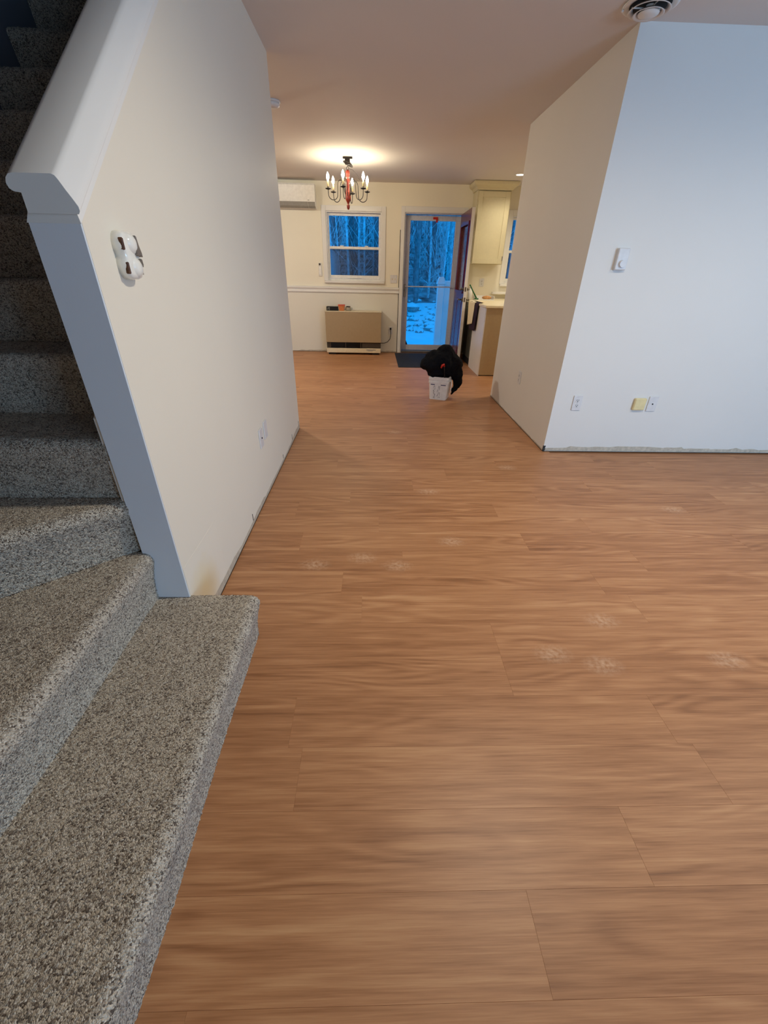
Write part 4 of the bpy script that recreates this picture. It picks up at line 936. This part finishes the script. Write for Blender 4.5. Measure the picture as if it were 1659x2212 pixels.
tl = [('slender pale tree standing in the snowy woods outside', 'pale trees in the woods'), ('dark-barked tree standing in the snowy woods outside', 'dark trees in the woods')]
qt = random.Random(21)
for i in range(150):
    y = 16.6 + 16 * (i / 150) ** 1.15; f0, f1 = -0.16, 0.22
    x = y * (qt.uniform(-0.13, 0.20) if i % 5 else qt.uniform(0.24, 0.34)); kk = qt.choice([0, 0, 1, 2, 2, 3, 4, 5, 5, 6] if y > 18.5 else [0, 0, 1, 2, 5, 4])
    dk = kk in (3, 4, 6)
    e = thing('tree', tl[dk][0], 'tree', (x, y, ground_z(x, y)), qt.uniform(0, 6.28), tl[dk][1]); sc_ = qt.uniform(0.85, 1.2); e.scale = (sc_, sc_, sc_)
    for nm, me in zip(('trunk', 'branches'), kinds[kk]):
        o = bpy.data.objects.new(nm, me); C.objects.link(o); o.parent = e
        if nm == 'branches': o['kind'] = 'stuff'
# thicket of fine twigs between the trunks
b = bmesh.new()
for i in range(2600):
    y = qt.uniform(17.0, 32); x = y * qt.uniform(-0.15, 0.36); z = ground_z(x, y) + qt.uniform(0, 0.17 * y); a = qt.uniform(-0.6, 0.6); ln = qt.uniform(0.5, 1.8); rr0 = qt.uniform(0.004, 0.012)
    p0 = Vector((x, y, z)); p1 = p0 + Vector((math.sin(a) * ln * 0.5, qt.uniform(-0.2, 0.2), math.cos(a) * ln * 0.5)); p2 = p1 + Vector((math.sin(a * 1.7) * ln * 0.5, qt.uniform(-0.2, 0.2), math.cos(a) * ln * 0.5))
    tube(b, [p0, p1, p2], [rr0, rr0 * 0.8, rr0 * 0.4], 3, False)
o = obj('undergrowth', b, 'bark'); o['kind'] = 'stuff'; o['label'] = 'tangle of bare twigs between the trees'; o['category'] = 'undergrowth'
# snow-capped boulders of a field-stone wall at the edge of the woods
bmes = []
for s_ in range(4):
    b = bmesh.new(); bmesh.ops.create_icosphere(b, subdivisions=2, radius=1.0)
    for v in b.verts:
        d_n = 1 + 0.28 * noise.noise(v.co * 1.3 + Vector((s_ * 7, 0, 0))); v.co = Vector((v.co.x * d_n, v.co.y * d_n * 0.8, v.co.z * d_n * 0.7))
    c_ = bmesh.new(); bmesh.ops.create_icosphere(c_, subdivisions=2, radius=1.0)
    for v in c_.verts:
        d_n = 1 + 0.28 * noise.noise(v.co * 1.3 + Vector((s_ * 7, 0, 0))); z_ = v.co.z
        v.co = Vector((v.co.x * d_n * 0.97, v.co.y * d_n * 0.78, max(0.22, z_ * d_n * 0.7 + 0.10)))
    pair = []
    for bm_, nm, mt_ in ((b, 'rock', 'stone'), (c_, 'snow_cap', 'snow')):
        me = bpy.data.meshes.new(nm); bm_.to_mesh(me); bm_.free(); me.materials.append(M[mt_])
        for f_ in me.polygons: f_.use_smooth = True
        pair.append(me)
    bmes.append(pair)
for i in range(9):
    y = qt.uniform(14.6, 17.4); x = y * qt.uniform(-0.14, 0.24); s_ = qt.uniform(0.22, 0.36)
    e = thing('boulder', 'snow-capped boulder at the edge of the woods outside', 'boulder', (x, y, ground_z(x, y) + s_ * 0.15), qt.uniform(0, 6.28), 'snow-capped boulders along the yard'); e.scale = (s_, s_, s_ * 0.8)
    for nm, me in zip(('rock', 'snow_cap'), bmes[i % 4]):
        o = bpy.data.objects.new(nm, me); C.objects.link(o); o.parent = e
rub, cps = bmesh.new(), bmesh.new()
for i in range(260):
    y = qt.uniform(14.3, 17.6); x = y * qt.uniform(-0.15, 0.25); s_ = qt.uniform(0.05, 0.15); z = ground_z(x, y); an = qt.uniform(0, 6.28)
    for bm_, dz, fz in ((rub, 0.0, 0.75), (cps, s_ * 0.32, 0.6)):
        mt_ = Matrix.Translation((x, y, z + dz)) @ Matrix.Rotation(an, 4, 'Z') @ Matrix.Diagonal((s_ * qt.uniform(1.0, 1.5), s_, s_ * fz, 1)); bmesh.ops.create_icosphere(bm_, subdivisions=1, radius=1.0, matrix=mt_)
ru = obj('rubble', rub, 'stone'); ru['kind'] = 'stuff'; ru['label'] = 'loose field stones scattered under the snow'; ru['category'] = 'rubble'
o = obj('snow_caps', cps, 'snow', ru, True); o['kind'] = 'stuff'
b = bmesh.new(); prism(b, [(-1.1, 0.0), (1.1, 0.0), (1.05, 1.0), (0.75, 1.35), (0.2, 1.5), (-0.8, 1.5), (-1.05, 1.25)], 'y', -1.6, 1.6)
bmesh.ops.bevel(b, geom=b.edges[:], offset=0.15, segments=3, profile=0.5, affect='EDGES')
sh_ = obj('snow_covered_shed', b, 'snow', None, True, (-2.45, 18.0, ground_z(-2.45, 18.0) + 0.3)); tag(sh_, 'snow-covered low shelter seen through the dining window', 'shelter')
